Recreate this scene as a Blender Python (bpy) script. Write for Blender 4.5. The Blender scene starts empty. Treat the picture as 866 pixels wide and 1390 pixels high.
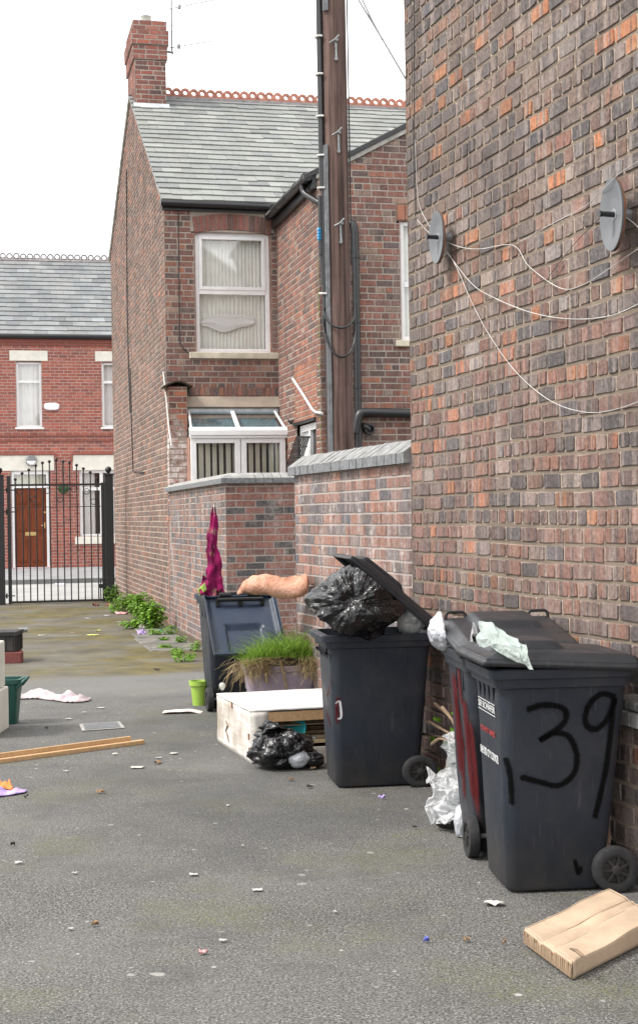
import bpy, math, random
from mathutils import Vector as V, Matrix as M, noise as N
R = random.Random(7)
PI = math.pi
sc = bpy.context.scene
COL = sc.collection
Z = V((0, 0, 1))
# ------------------------------------------------------------------ camera maths
F = 2000.0; ROLL = math.radians(.9); H = 1.65
def ray(u, v):
    x = u-433; y = 700-v
    return V(((x*math.cos(ROLL)+y*math.sin(ROLL))/F, 1.0, (-x*math.sin(ROLL)+y*math.cos(ROLL))/F))
CAM = V((0, 0, H))
def G(u, v, z=0.0):
    r = ray(u, v); return CAM + r*((z-H)/r.z)
def D(u, v, Y):
    return CAM + ray(u, v)*Y
def onplane(u, v, p, n):
    r = ray(u, v); return CAM + r*((p-CAM).dot(n)/r.dot(n))
# ------------------------------------------------------------------ mesh builder
WM = {}
class MB:
    def __init__(s): s.v = []; s.f = []; s.m = []; s.c = []
    def add(s, vs, fs, mat=0, col=(1, 1, 1)):
        b = len(s.v); s.v += [V(x) for x in vs]
        for f in fs:
            s.f.append(tuple(b+i for i in f)); s.m.append(mat); s.c.append(col)
        return s
    def quad(s, a, b, c, d, mat=0, col=(1, 1, 1)): return s.add([a, b, c, d], [(0, 1, 2, 3)], mat, col)
    def hexa(s, p, mat=0, col=(1, 1, 1)):
        return s.add(p, [(0, 3, 2, 1), (4, 5, 6, 7), (0, 1, 5, 4), (1, 2, 6, 5), (2, 3, 7, 6), (3, 0, 4, 7)], mat, col)
    def box(s, lo, hi, mat=0, col=(1, 1, 1), T=None):
        x0, y0, z0 = lo; x1, y1, z1 = hi
        p = [V(q) for q in ((x0,y0,z0),(x1,y0,z0),(x1,y1,z0),(x0,y1,z0),(x0,y0,z1),(x1,y0,z1),(x1,y1,z1),(x0,y1,z1))]
        if T: p = [T(q) for q in p]
        return s.hexa(p, mat, col)
    def tube(s, pts, r, n=8, mat=0, col=(1, 1, 1), cap=True):
        pts = [V(p) for p in pts]; rs = r if isinstance(r, (list, tuple)) else [r]*len(pts)
        t0 = (pts[1]-pts[0]).normalized()
        up = V((0, 0, 1)) if abs(t0.z) < .9 else V((1, 0, 0))
        a = t0.cross(up).normalized(); vs = []
        for i, p in enumerate(pts):
            t = (pts[min(i+1, len(pts)-1)]-pts[max(i-1, 0)]).normalized()
            a = (a - t*a.dot(t)).normalized(); b = t.cross(a)
            for k in range(n):
                w = 2*PI*k/n; vs.append(p+(a*math.cos(w)+b*math.sin(w))*rs[i])
        fs = []
        for i in range(len(pts)-1):
            for k in range(n):
                fs.append((i*n+k, i*n+(k+1) % n, (i+1)*n+(k+1) % n, (i+1)*n+k))
        if cap:
            fs.append(tuple(range(n-1, -1, -1))); e = (len(pts)-1)*n; fs.append(tuple(range(e, e+n)))
        return s.add(vs, fs, mat, col)
    def loft(s, rings, mat=0, col=(1, 1, 1), cap0=True, cap1=True):
        n = len(rings[0]); vs = [p for r in rings for p in r]; fs = []
        for i in range(len(rings)-1):
            for k in range(n): fs.append((i*n+k, i*n+(k+1) % n, (i+1)*n+(k+1) % n, (i+1)*n+k))
        if cap0: fs.append(tuple(range(n-1, -1, -1)))
        if cap1: e = (len(rings)-1)*n; fs.append(tuple(range(e, e+n)))
        return s.add(vs, fs, mat, col)
    def grid(s, nu, nv, fn, mat=0, col=(1, 1, 1)):
        vs = [fn(i/nu, j/nv) for j in range(nv+1) for i in range(nu+1)]
        fs = [(j*(nu+1)+i, j*(nu+1)+i+1, (j+1)*(nu+1)+i+1, (j+1)*(nu+1)+i) for j in range(nv) for i in range(nu)]
        return s.add(vs, fs, mat, col)
    def lathe(s, prof, c, axis=Z, n=16, mat=0, col=(1, 1, 1)):
        axis = V(axis).normalized(); up = V((0, 0, 1)) if abs(axis.z) < .9 else V((1, 0, 0))
        a = axis.cross(up).normalized(); b = axis.cross(a); c = V(c)
        rings = [[c+axis*h+(a*math.cos(2*PI*k/n)+b*math.sin(2*PI*k/n))*max(r, 1e-4) for k in range(n)] for r, h in prof]
        return s.loft(rings, mat, col)
    def build(s, name, mats, parent=None, local=False, smooth=None, bevel=0, solid=0, subd=0, kind=None):
        vs = s.v
        if parent is not None and not local:
            inv = WM[parent].inverted(); vs = [inv @ p for p in vs]
        me = bpy.data.meshes.new(name); me.from_pydata([tuple(p) for p in vs], [], s.f); me.update()
        if not isinstance(mats, (list, tuple)): mats = [mats]
        for m in mats: me.materials.append(m)
        me.polygons.foreach_set('material_index', s.m)
        at = me.attributes.new('bcol', 'FLOAT_COLOR', 'FACE')
        fl = []
        for c in s.c: fl += [c[0], c[1], c[2], 1.0]
        at.data.foreach_set('color', fl)
        if smooth is not None:
            me.polygons.foreach_set('use_smooth', [True]*len(s.f))
            if smooth < 179: me.set_sharp_from_angle(angle=math.radians(smooth))
        o = bpy.data.objects.new(name, me); COL.objects.link(o)
        if parent is not None:
            o.parent = parent; WM[o] = WM[parent]
        else: WM[o] = M.Identity(4)
        if solid:
            md = o.modifiers.new('s', 'SOLIDIFY'); md.thickness = solid; md.offset = 0
        if bevel:
            md = o.modifiers.new('b', 'BEVEL'); md.width = bevel; md.segments = 2; md.limit_method = 'ANGLE'
        if subd:
            md = o.modifiers.new('d', 'SUBSURF'); md.levels = md.render_levels = subd
        if kind: o['kind'] = kind
        return o
def tag(o, label, cat, group=None, kind=None):
    o['label'] = label; o['category'] = cat
    if group: o['group'] = group
    if kind: o['kind'] = kind
    return o
def thing(name, label, cat, loc, rz=0, group=None):
    o = bpy.data.objects.new(name, None); COL.objects.link(o); o.empty_display_size = .1
    o.location = loc; o.rotation_euler = (0, 0, rz)
    WM[o] = M.Translation(V(loc)) @ M.Rotation(rz, 4, 'Z')
    return tag(o, label, cat, group)
def free(name, mb, mat, label, cat, loc, group=None, **k):
    """one-mesh thing whose origin sits at loc (mesh built in world space)"""
    e = M.Translation(V(loc)); inv = e.inverted(); mb.v = [inv @ p for p in mb.v]
    o = mb.build(name, mat, None, **k); o.location = loc; WM[o] = e
    return tag(o, label, cat, group)
def sm(a, b, x):
    t = max(0, min(1, (x-a)/(b-a))); return t*t*(3-2*t)
# ------------------------------------------------------------------ materials
class NT:
    def __init__(s, name):
        m = bpy.data.materials.new(name); m.use_nodes = True; s.m = m; s.t = m.node_tree; s.t.nodes.clear()
        s.out = s.n('ShaderNodeOutputMaterial')
    def n(s, t, **k):
        x = s.t.nodes.new(t)
        for a, b in k.items(): setattr(x, a, b)
        return x
    def l(s, a, b): s.t.links.new(a, b)
    def set(s, sock, val):
        if isinstance(val, bpy.types.NodeSocket): s.l(val, sock)
        elif isinstance(val, (tuple, list)) and len(val) == 3 and sock.type == 'RGBA': sock.default_value = (*val, 1)
        else: sock.default_value = val
    def co(s, scale=(1, 1, 1), rot=(0, 0, 0), kind='Object'):
        c = s.n('ShaderNodeTexCoord'); mp = s.n('ShaderNodeMapping'); mp.inputs['Scale'].default_value = scale
        r = s.n('ShaderNodeMapping'); r.inputs['Rotation'].default_value = rot
        s.l(c.outputs[kind], r.inputs[0]); s.l(r.outputs[0], mp.inputs[0]); return mp.outputs[0]
    def noise(s, vec, scale, detail=3, rough=.55):
        x = s.n('ShaderNodeTexNoise'); x.inputs['Scale'].default_value = scale; x.inputs['Detail'].default_value = detail
        x.inputs['Roughness'].default_value = rough
        if vec: s.l(vec, x.inputs['Vector'])
        return x.outputs['Fac']
    def vor(s, vec, scale, out='Distance', feature='F1'):
        x = s.n('ShaderNodeTexVoronoi', feature=feature); x.inputs['Scale'].default_value = scale
        if vec: s.l(vec, x.inputs['Vector'])
        return x.outputs[out]
    def ramp(s, fac, a, b, va=0.0, vb=1.0):
        x = s.n('ShaderNodeMapRange'); x.clamp = True
        s.l(fac, x.inputs[0]); x.inputs[1].default_value = a; x.inputs[2].default_value = b
        x.inputs[3].default_value = va; x.inputs[4].default_value = vb; return x.outputs[0]
    def math(s, op, a, b=0.0):
        x = s.n('ShaderNodeMath', operation=op); s.set(x.inputs[0], a); s.set(x.inputs[1], b); return x.outputs[0]
    def mix(s, fac, a, b, mode='MIX'):
        x = s.n('ShaderNodeMix', data_type='RGBA', blend_type=mode)
        s.set(x.inputs[0], fac); s.set(x.inputs[6], a); s.set(x.inputs[7], b); return x.outputs[2]
    def attr(s, name='bcol'):
        return s.n('ShaderNodeAttribute', attribute_name=name).outputs['Color']
    def bump(s, h, strength=.3, dist=.01):
        x = s.n('ShaderNodeBump'); x.inputs['Strength'].default_value = strength; x.inputs['Distance'].default_value = dist
        s.l(h, x.inputs['Height']); return x.outputs[0]
    def pbr(s, col, rough=.6, metal=0.0, normal=None, spec=.5, **k):
        p = s.n('ShaderNodeBsdfPrincipled'); s.set(p.inputs['Base Color'], col); s.set(p.inputs['Roughness'], rough)
        p.inputs['Metallic'].default_value = metal; s.set(p.inputs['Specular IOR Level'], spec)
        if normal: s.l(normal, p.inputs['Normal'])
        for a, b in k.items(): s.set(p.inputs[a], b)
        s.l(p.outputs[0], s.out.inputs[0]); return p
def plain(name, col, rough=.6, var=.25, scale=8, metal=0, spec=.5, bump=0, bscale=60):
    t = NT(name); c = t.co(); f = t.noise(c, scale, 4)
    colr = t.mix(t.ramp(f, .3, .7), tuple(x*(1-var) for x in col), tuple(min(1, x*(1+var)) for x in col))
    nb = t.bump(t.noise(c, bscale, 4), bump, .01) if bump else None
    t.pbr(colr, rough, metal, nb, spec); return t.m
def brickmat(name, ang, streak=.5, dark=(.07, .06, .065), pale=(.36, .32, .29), white=0.0, soot=.0, whitez=(0, 3), rough_bump=.6):
    """brick colour comes per brick from bcol; kiln stripes, speckle and salts are added here"""
    t = NT(name); a = t.attr()
    cs = t.co((15, 15, .9), (0, 0, ang)); c = t.co()
    st = t.noise(cs, 1.0, 3, .6)
    col = t.mix(t.math('MULTIPLY', t.ramp(st, .5, .57), streak), a, dark)
    col = t.mix(t.math('MULTIPLY', t.ramp(t.noise(t.co((19, 19, 1.2), (0, 0, ang+.3)), 1.0, 3), .545, .62), streak*.8), col, pale)
    f = t.noise(c, 45, 5, .65)
    col = t.mix(t.ramp(f, .3, .75, .0, 1.0), t.mix(.45, col, (0.02, .018, .018)), t.mix(.14, col, (.75, .66, .58)))
    big = t.noise(c, .9, 4, .6)
    if soot: col = t.mix(t.math('MULTIPLY', t.ramp(big, .46, .68), soot), col, (.055, .045, .043))
    if white:
        w = t.math('MULTIPLY', t.ramp(t.noise(t.co((3.2, 3.2, 1.0), (0, 0, ang)), 1.3, 6, .68), .5, .68), t.ramp(t.noise(c, 26, 3), .38, .62))
        col = t.mix(t.math('MULTIPLY', w, white), col, (.62, .58, .55))
    h = t.noise(c, 110, 4, .7)
    t.pbr(col, .93, 0, t.bump(t.math('ADD', h, t.math('MULTIPLY', t.noise(c, 32, 2), .8)), rough_bump, .006), .2)
    return t.m
def mortarmat(name, col, dirt=.5):
    t = NT(name); c = t.co()
    k = t.mix(t.ramp(t.noise(c, 2.2, 5, .65), .35, .68), col, tuple(x*(1-dirt) for x in col))
    k = t.mix(t.ramp(t.noise(c, 60, 3), .35, .7, 0, .5), k, tuple(x*.55 for x in col))
    t.pbr(k, .95, 0, t.bump(t.noise(c, 140, 3), .5, .006), .15); return t.m
mat = {}
def plastic(name, col, rough=.46, dust=.3):
    t = NT(name); c = t.co()
    k = t.mix(t.ramp(t.noise(c, 3.0, 6, .7), .45, .72, 0, dust), col, (.06, .058, .056))
    sc_ = t.ramp(t.noise(t.co((34, 34, 2.2)), 1.4, 5, .75), .58, .72, 0, dust*1.1)
    k = t.mix(sc_, k, (.10, .10, .10))
    z = t.n('ShaderNodeSeparateXYZ'); t.l(t.co(), z.inputs[0])
    low = t.math('MULTIPLY', t.ramp(z.outputs[2], .02, .3, 1, 0), t.ramp(t.noise(c, 7, 4), .3, .7, .1, .8))
    k = t.mix(low, k, (.05, .044, .038))
    t.pbr(k, t.ramp(t.noise(c, 9, 5), .3, .7, rough-.07, rough+.2), 0, t.bump(t.noise(c, 260, 2), .12, .002), .35)
    return t.m
def polybag(name, col, rough=.22):
    t = NT(name); c = t.co()
    h = t.math('ADD', t.noise(t.co((1, 1, 1)), 9, 5, .55), t.math('MULTIPLY', t.noise(t.co((3, 1, 2)), 17, 3, .55), .5))
    t.pbr(col, rough, 0, t.bump(h, .6, .03), .6); return t.m
def wood(name, col, ang=0, scale=(60, 3, 60), rough=.7, var=.35):
    t = NT(name); c = t.co(scale, (0, 0, ang))
    k = t.mix(t.ramp(t.noise(c, 1, 5, .6), .3, .7), tuple(x*(1-var) for x in col), tuple(min(1, x*(1+var*.6)) for x in col))
    k = t.mix(t.ramp(t.noise(t.co(), 5, 4), .5, .75, 0, .4), k, tuple(x*.45 for x in col))
    t.pbr(k, rough, 0, t.bump(t.noise(c, 2, 4), .7, .006), .2); return t.m
def slate(name, pale, darkc):
    t = NT(name); a = t.attr(); c = t.co()
    k = t.mix(t.ramp(t.noise(c, 1.1, 5, .6), .4, .66), a, t.mix(.5, a, darkc))
    k = t.mix(t.ramp(t.noise(c, 12, 5, .7), .56, .72, 0, .28), k, pale)
    k = t.mix(t.ramp(t.noise(c, 30, 3), .62, .74, 0, .35), k, (.16, .17, .1))
    k = t.mix(t.ramp(t.noise(t.co((1.2, 1.2, .35)), 1.5, 5, .65), .5, .7, 0, .35), k, (.12, .12, .115))
    t.pbr(k, .75, 0, t.bump(t.noise(c, 70, 4), .3, .006), .2); return t.m
def glassmat(name, tint=(1, 1, 1), refl=.14):
    t = NT(name); tr = t.n('ShaderNodeBsdfTransparent'); tr.inputs[0].default_value = (*tint, 1)
    gl = t.n('ShaderNodeBsdfGlossy'); gl.inputs['Roughness'].default_value = .03
    lw = t.n('ShaderNodeLayerWeight'); lw.inputs[0].default_value = .25
    f = t.math('ADD', t.math('MULTIPLY', lw.outputs['Fresnel'], .45), refl)
    mx = t.n('ShaderNodeMixShader'); t.l(f, mx.inputs[0]); t.l(tr.outputs[0], mx.inputs[1]); t.l(gl.outputs[0], mx.inputs[2])
    t.l(mx.outputs[0], t.out.inputs[0]); return t.m
def spray(name, col, rough=.5, amax=1.0, rag=.7):
    """spray paint film: dense in the middle of the stroke, dusty at its edge (bcol.r = distance to the edge)"""
    t = NT(name); at = t.n('ShaderNodeAttribute', attribute_name='edge')
    f = t.math('ADD', at.outputs['Fac'], t.math('MULTIPLY', t.math('SUBTRACT', t.noise(t.co((1, 1, .45)), 150, 4, .75), .5), rag))
    al = t.ramp(f, .1, .62, 0, amax)
    p = t.n('ShaderNodeBsdfPrincipled'); p.inputs['Base Color'].default_value = (*col, 1); p.inputs['Roughness'].default_value = rough; p.inputs['Specular IOR Level'].default_value = .06
    tr = t.n('ShaderNodeBsdfTransparent'); mx = t.n('ShaderNodeMixShader')
    t.l(al, mx.inputs[0]); t.l(tr.outputs[0], mx.inputs[1]); t.l(p.outputs[0], mx.inputs[2]); t.l(mx.outputs[0], t.out.inputs[0])
    return t.m
def leafmat(name, c1, c2):
    t = NT(name); a = t.attr(); k = t.mix(t.ramp(t.noise(t.co(), 20, 3), .3, .7), c1, c2)
    k = t.mix(1.0, k, a, 'MULTIPLY')
    p = t.pbr(k, .5, 0, None, .3); p.inputs['Subsurface Weight'].default_value = 0
    tl = t.n('ShaderNodeBsdfTranslucent'); t.l(k, tl.inputs[0]); mx = t.n('ShaderNodeMixShader'); mx.inputs[0].default_value = .35
    t.l(p.outputs[0], mx.inputs[1]); t.l(tl.outputs[0], mx.inputs[2]); t.l(mx.outputs[0], t.out.inputs[0]); return t.m

AX = math.atan2(.9747, -.2236)                 # alley axis
DV = V((-.2236, .9747, 0)); PV = V((.9747, .2236, 0))   # along the alley / across it
WV = V((.2909, -.9568, 0)); WN = V((-.9568, -.2909, 0)) # right house wall: towards camera / its outward normal

mat['brick_right'] = brickmat('brick_right', -math.atan2(WV.y, WV.x), .68, (.062, .052, .055), (.36, .29, .26), .12, .4)
mat['mortar_right'] = mortarmat('mortar_right', (.46, .375, .30), .3)
mat['brick_gable'] = brickmat('brick_gable', -math.atan2(DV.y, DV.x), .5, (.08, .065, .06), (.36, .28, .24), .15, .3)
mat['mortar_gable'] = mortarmat('mortar_gable', (.46, .385, .315), .35)
mat['brick_rear'] = brickmat('brick_rear', -math.atan2(PV.y, PV.x), .35, (.08, .055, .055), (.36, .24, .2), .14, .15)
mat['brick_side'] = brickmat('brick_side', -math.atan2(DV.y, DV.x), .4, (.08, .055, .055), (.36, .24, .2), .1, .12)
mat['mortar_rear'] = mortarmat('mortar_rear', (.47, .41, .36), .35)
mat['brick_yard'] = brickmat('brick_yard', -math.atan2(WV.y, WV.x), .55, (.06, .06, .075), (.42, .34, .32), .75, .1)
mat['brick_yard2'] = brickmat('brick_yard2', -math.atan2(DV.y, DV.x), .5, (.06, .05, .055), (.36, .27, .24), .7, .1)
mat['brick_yard3'] = brickmat('brick_yard3', -math.atan2(PV.y, PV.x), .15, (.05, .045, .05), (.4, .33, .3), .4, .1)
mat['mortar_yard'] = mortarmat('mortar_yard', (.44, .39, .36), .4)
mat['brick_red'] = brickmat('brick_red', -math.atan2(PV.y, PV.x), .12, (.2, .06, .05), (.42, .2, .16), .05, .1)
mat['mortar_red'] = mortarmat('mortar_red', (.52, .44, .40), .25)
mat['brick_chim'] = brickmat('brick_chim', -math.atan2(PV.y, PV.x), .15, (.08, .05, .05), (.4, .24, .2), .1, .55)
mat['stone'] = plain('stone', (.52, .48, .38), .85, .25, 6, bump=.3)
mat['paint_stone'] = plain('paint_stone', (.74, .72, .64), .7, .1, 5)
mat['concrete'] = plain('concrete', (.34, .33, .30), .9, .35, 7, bump=.4)
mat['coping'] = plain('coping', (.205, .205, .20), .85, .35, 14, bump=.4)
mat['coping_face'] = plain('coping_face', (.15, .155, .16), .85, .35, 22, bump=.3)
mat['lead'] = plain('lead', (.42, .44, .46), .5, .2, 8)
mat['upvc'] = plain('upvc', (.80, .80, .80), .35, .05, 5)
mat['glass'] = glassmat('glass'); mat['roofglass'] = glassmat('roofglass', (.82, .92, .94), .02)
mat['net'] = plain('net', (.86, .87, .82), .9, .06, 3); mat['blind'] = plain('blind', (.74, .74, .62), .85, .1, 4)
mat['white_cloth'] = plain('white_cloth', (.80, .80, .78), .8, .06, 4)
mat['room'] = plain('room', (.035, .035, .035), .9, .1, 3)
mat['black_pipe'] = plain('black_pipe', (.018, .018, .02), .38, .3, 14)
mat['black_metal'] = plain('black_metal', (.014, .014, .016), .42, .3, 20)
mat['slate_b'] = slate('slate_b', (.40, .44, .42), (.15, .16, .165)); mat['slate_l'] = slate('slate_l', (.36, .39, .40), (.13, .14, .15))
mat['terracotta'] = plain('terracotta', (.40, .17, .12), .85, .3, 9, bump=.3)
mat['ridge_grey'] = plain('ridge_grey', (.24, .22, .22), .85, .3, 9, bump=.3)
mat['door_wood'] = wood('door_wood', (.17, .045, .018), 0, (50, 50, 3), .35, .3)
mat['brass'] = plain('brass', (.62, .45, .2), .35, .1, 8, metal=1)
mat['steel'] = plain('steel', (.25, .26, .27), .55, .25, 20, metal=.4)
mat['dish'] = plain('dish', (.135, .142, .15), .65, .1, 5); mat['rust'] = plain('rust', (.2, .09, .05), .9, .3, 20)
mat['cable_white'] = plain('cable_white', (.50, .49, .47), .6, .25, 9); mat['cable_black'] = plain('cable_black', (.02, .02, .022), .5, .1, 9)
mat['pole'] = wood('pole', (.135, .088, .076), 0, (26, 26, .9), .85, .8)
mat['bin'] = plastic('bin', (.0115, .0155, .024)); mat['bin_lid'] = plastic('bin_lid', (.016, .018, .022), .34, .3)
mat['bin_dark'] = plastic('bin_dark', (.009, .009, .010), .5, .2); mat['lid_blue'] = plastic('lid_blue', (.018, .03, .055), .3, .22)
mat['rubber'] = plain('rubber', (.016, .016, .017), .75, .4, 30)
mat['bag_black'] = polybag('bag_black', (.004, .004, .005), .16)
def thinbag(name, col, alpha, rg=.35):
    t = NT(name); c = t.co(); h = t.math('ADD', t.noise(c, 18, 6, .65), t.noise(t.co((2, 1, 1)), 45, 4, .6))
    p = t.pbr(col, rg, 0, t.bump(h, .5, .015), .35)
    tl = t.n('ShaderNodeBsdfTranslucent'); tl.inputs[0].default_value = (*col, 1); m1 = t.n('ShaderNodeMixShader'); m1.inputs[0].default_value = .5
    t.l(p.outputs[0], m1.inputs[1]); t.l(tl.outputs[0], m1.inputs[2])
    tr = t.n('ShaderNodeBsdfTransparent'); m2 = t.n('ShaderNodeMixShader')
    t.l(t.ramp(t.noise(c, 11, 4), .3, .7, alpha, min(1, alpha+.35)), m2.inputs[0]); t.l(tr.outputs[0], m2.inputs[1]); t.l(m1.outputs[0], m2.inputs[2])
    t.l(m2.outputs[0], t.out.inputs[0]); return t.m
mat['bag_white'] = thinbag('bag_white', (.80, .81, .82), .62, .6); mat['bag_green'] = thinbag('bag_green', (.66, .76, .72), .8)
mat['bag_grey'] = polybag('bag_grey', (.40, .41, .44), .3); mat['bag_clear'] = thinbag('bag_clear', (.45, .48, .48), .55)
mat['card'] = plain('card', (.40, .30, .21), .85, .16, 6, bump=.3, bscale=25)
mat['card_edge'] = wood('card_edge', (.34, .245, .165), 0, (90, 90, 6), .95, .2)
mat['ticking'] = None
t = NT('ticking'); c = t.co(); k = t.mix(t.ramp(t.noise(t.co((1, 1, 1)), 3, 5, .65), .4, .72), (.66, .64, .60), (.33, .28, .23))
k = t.mix(t.ramp(t.noise(t.co((2.5, 2.5, 26)), 1.5, 4), .5, .72, 0, .6), k, (.36, .3, .24)); t.pbr(k, .9, 0, t.bump(t.noise(c, 90, 3), .3, .005), .2); mat['ticking'] = t.m
mat['ticking_top'] = plain('ticking_top', (.52, .51, .485), .9, .16, 4, bump=.3)
mat['pine'] = wood('pine', (.50, .32, .17), 0, (40, 40, 40), .65, .2); mat['pine_l'] = wood('pine_l', (.62, .48, .30), 0, (30, 30, 30), .7, .2)
mat['teal'] = plain('teal', (.03, .33, .36), .4, .15, 6); mat['purple_pot'] = plain('purple_pot', (.27, .22, .27), .6, .25, 9, bump=.15)
mat['soil'] = plain('soil', (.045, .03, .02), .95, .4, 30, bump=.6)
mat['grass'] = leafmat('grass', (.13, .25, .035), (.26, .40, .075)); mat['straw'] = leafmat('straw', (.30, .22, .10), (.46, .36, .2))
mat['weed'] = leafmat('weed', (.10, .22, .02), (.21, .37, .05)); mat['twig'] = plain('twig', (.19, .13, .085), .9, .3, 30)
mat['lime'] = plain('lime', (.30, .46, .07), .4, .1, 5); mat['paper'] = plain('paper', (.44, .43, .40), .9, .2, 12)
mat['magenta'] = None
t = NT('magenta'); c = t.co(); k = t.mix(t.ramp(t.noise(c, 11, 5, .6), .4, .66), (.25, .010, .085), (.06, .005, .026))
k = t.mix(t.ramp(t.noise(c, 6, 4), .56, .66, 0, .9), k, (.22, .17, .10)); t.pbr(k, .85, 0, t.bump(t.noise(c, 30, 4), .5, .012), .15); mat['magenta'] = t.m
t = NT('pillow'); c = t.co(); k = t.mix(t.ramp(t.noise(c, 7, 5, .65), .40, .66), (.60, .345, .25), (.34, .16, .10)); t.pbr(k, .95, 0, t.bump(t.noise(c, 34, 5, .7), .9, .02), .1); mat['pillow'] = t.m
t = NT('rag'); c = t.co(); k = t.mix(t.ramp(t.noise(c, 5, 5, .6), .42, .7), (.54, .48, .48), (.30, .22, .24)); t.pbr(k, .95, 0, t.bump(t.noise(c, 120, 2), .4, .005), .1); mat['rag'] = t.m
mat['lilac'] = plain('lilac', (.46, .34, .66), .95, .2, 18, bump=.4, bscale=180); mat['orange'] = plain('orange', (.80, .21, .05), .8, .1, 9)
mat['caddy'] = plain('caddy', (.012, .075, .06), .45, .25, 8); mat['maroon'] = wood('maroon', (.16, .05, .045), 0, (30, 30, 30), .7, .3)
mat['appliance'] = plain('appliance', (.70, .68, .60), .45, .1, 4); mat['white_print'] = plain('white_print', (.62, .62, .62), .5, .1, 60)
mat['red_print'] = plain('red_print', (.35, .03, .03), .5, .2, 60)
mat['spray_black'] = spray('spray_black', (.0025, .0025, .0025), .7, .86, 1.2); mat['spray_red'] = spray('spray_red', (.10, .007, .008), .6, .65, 2.1); mat['spray_white'] = spray('spray_white', (.6, .6, .62))
mat['blue_tape'] = plain('blue_tape', (.03, .28, .55), .5, .2, 30); mat['bulb'] = plain('bulb', (.42, .42, .38), .2, .3, 24)
mat['flower'] = plain('flower', (.85, .62, .02), .6, .1, 9); mat['ball'] = leafmat('ball', (.025, .10, .05), (.05, .17, .08))
mat['limewash'] = None
t = NT('limewash'); c = t.co(); k = t.mix(t.ramp(t.noise(c, 9, 5, .7), .36, .6), t.attr(), (.66, .63, .61)); zz_ = t.n('ShaderNodeSeparateXYZ'); t.l(c, zz_.inputs[0]); k = t.mix(t.ramp(t.math('ADD', zz_.outputs[2], t.noise(c, 4, 3)), 3.3, 3.8), k, t.attr()); t.pbr(k, .95, 0, t.bump(t.noise(c, 60, 3), .5, .01), .1); mat['limewash'] = t.m
mat['cheek'] = plain('cheek', (.30, .17, .13), .95, .35, 16, bump=.3)

# ------------------------------------------------------------------ frames, bricks, slates
class Fr:
    def __init__(s, O, ex, n): s.O = V(O); s.ex = V(ex).normalized(); s.n = V(n).normalized()
    def P(s, a, z, d=0.0): return s.O + s.ex*a + Z*z + s.n*d
    def at(s, u, v, d=0.0):
        p = onplane(u, v, s.O+s.n*d, s.n); q = p-s.O
        return q.dot(s.ex), p.z
    def T(s): return lambda q: s.O + s.ex*q[0] + s.n*q[1] + Z*q[2]
def pal(*items, hue=1.0):
    tot = sum(w for w, _ in items)
    def f():
        x = R.random()*tot
        for w, c in items:
            x -= w
            if x <= 0: break
        kv = (.22 if hue == 1 else .30) if hue >= 1 else .09; k = R.uniform(1-kv, 1+kv); h = R.uniform(-.08, .08)*hue
        return (c[0]*k*(1+h), c[1]*k, c[2]*k*(1-h))
    return f
P_RIGHT = pal((6, (.175, .125, .108)), (5, (.13, .10, .095)), (4, (.21, .155, .135)), (2.6, (.08, .072, .078)), (1.8, (.28, .225, .20)), (1.3, (.42, .16, .07)), (3, (.22, .115, .08)), hue=1.2)
P_RLOW = pal((6, (.215, .098, .075)), (4, (.175, .10, .085)), (3, (.27, .135, .10)), (2, (.10, .08, .085)), (1.6, (.36, .14, .075)), (.7, (.26, .19, .17)), hue=1.2)
P_GABLE = pal((6, (.22, .115, .09)), (4, (.165, .10, .085)), (3, (.28, .165, .135)), (2, (.37, .15, .09)), (2, (.115, .085, .08)))
P_REAR = pal((6, (.25, .095, .07)), (4, (.18, .08, .065)), (2.5, (.11, .07, .065)), (3, (.34, .13, .08)), (1.5, (.32, .21, .16)))
P_YARD = pal((5, (.28, .135, .10)), (4, (.165, .135, .135)), (3, (.23, .13, .105)), (1.5, (.11, .10, .112)), (1, (.34, .16, .11)))
P_YARD3 = pal((6, (.28, .105, .08)), (3.0, (.055, .05, .055)), (3, (.22, .095, .075)), (1, (.33, .13, .09)))
P_RED = pal((6, (.43, .105, .07)), (4, (.39, .092, .063)), (2, (.47, .13, .082)), (1, (.32, .085, .066)))
P_CHIM = pal((6, (.34, .09, .065)), (3, (.28, .08, .06)), (2, (.17, .07, .06)), (1, (.38, .14, .1)))
P_ORANGE = pal((6, (.42, .15, .08)), (3, (.36, .13, .08)))
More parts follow.
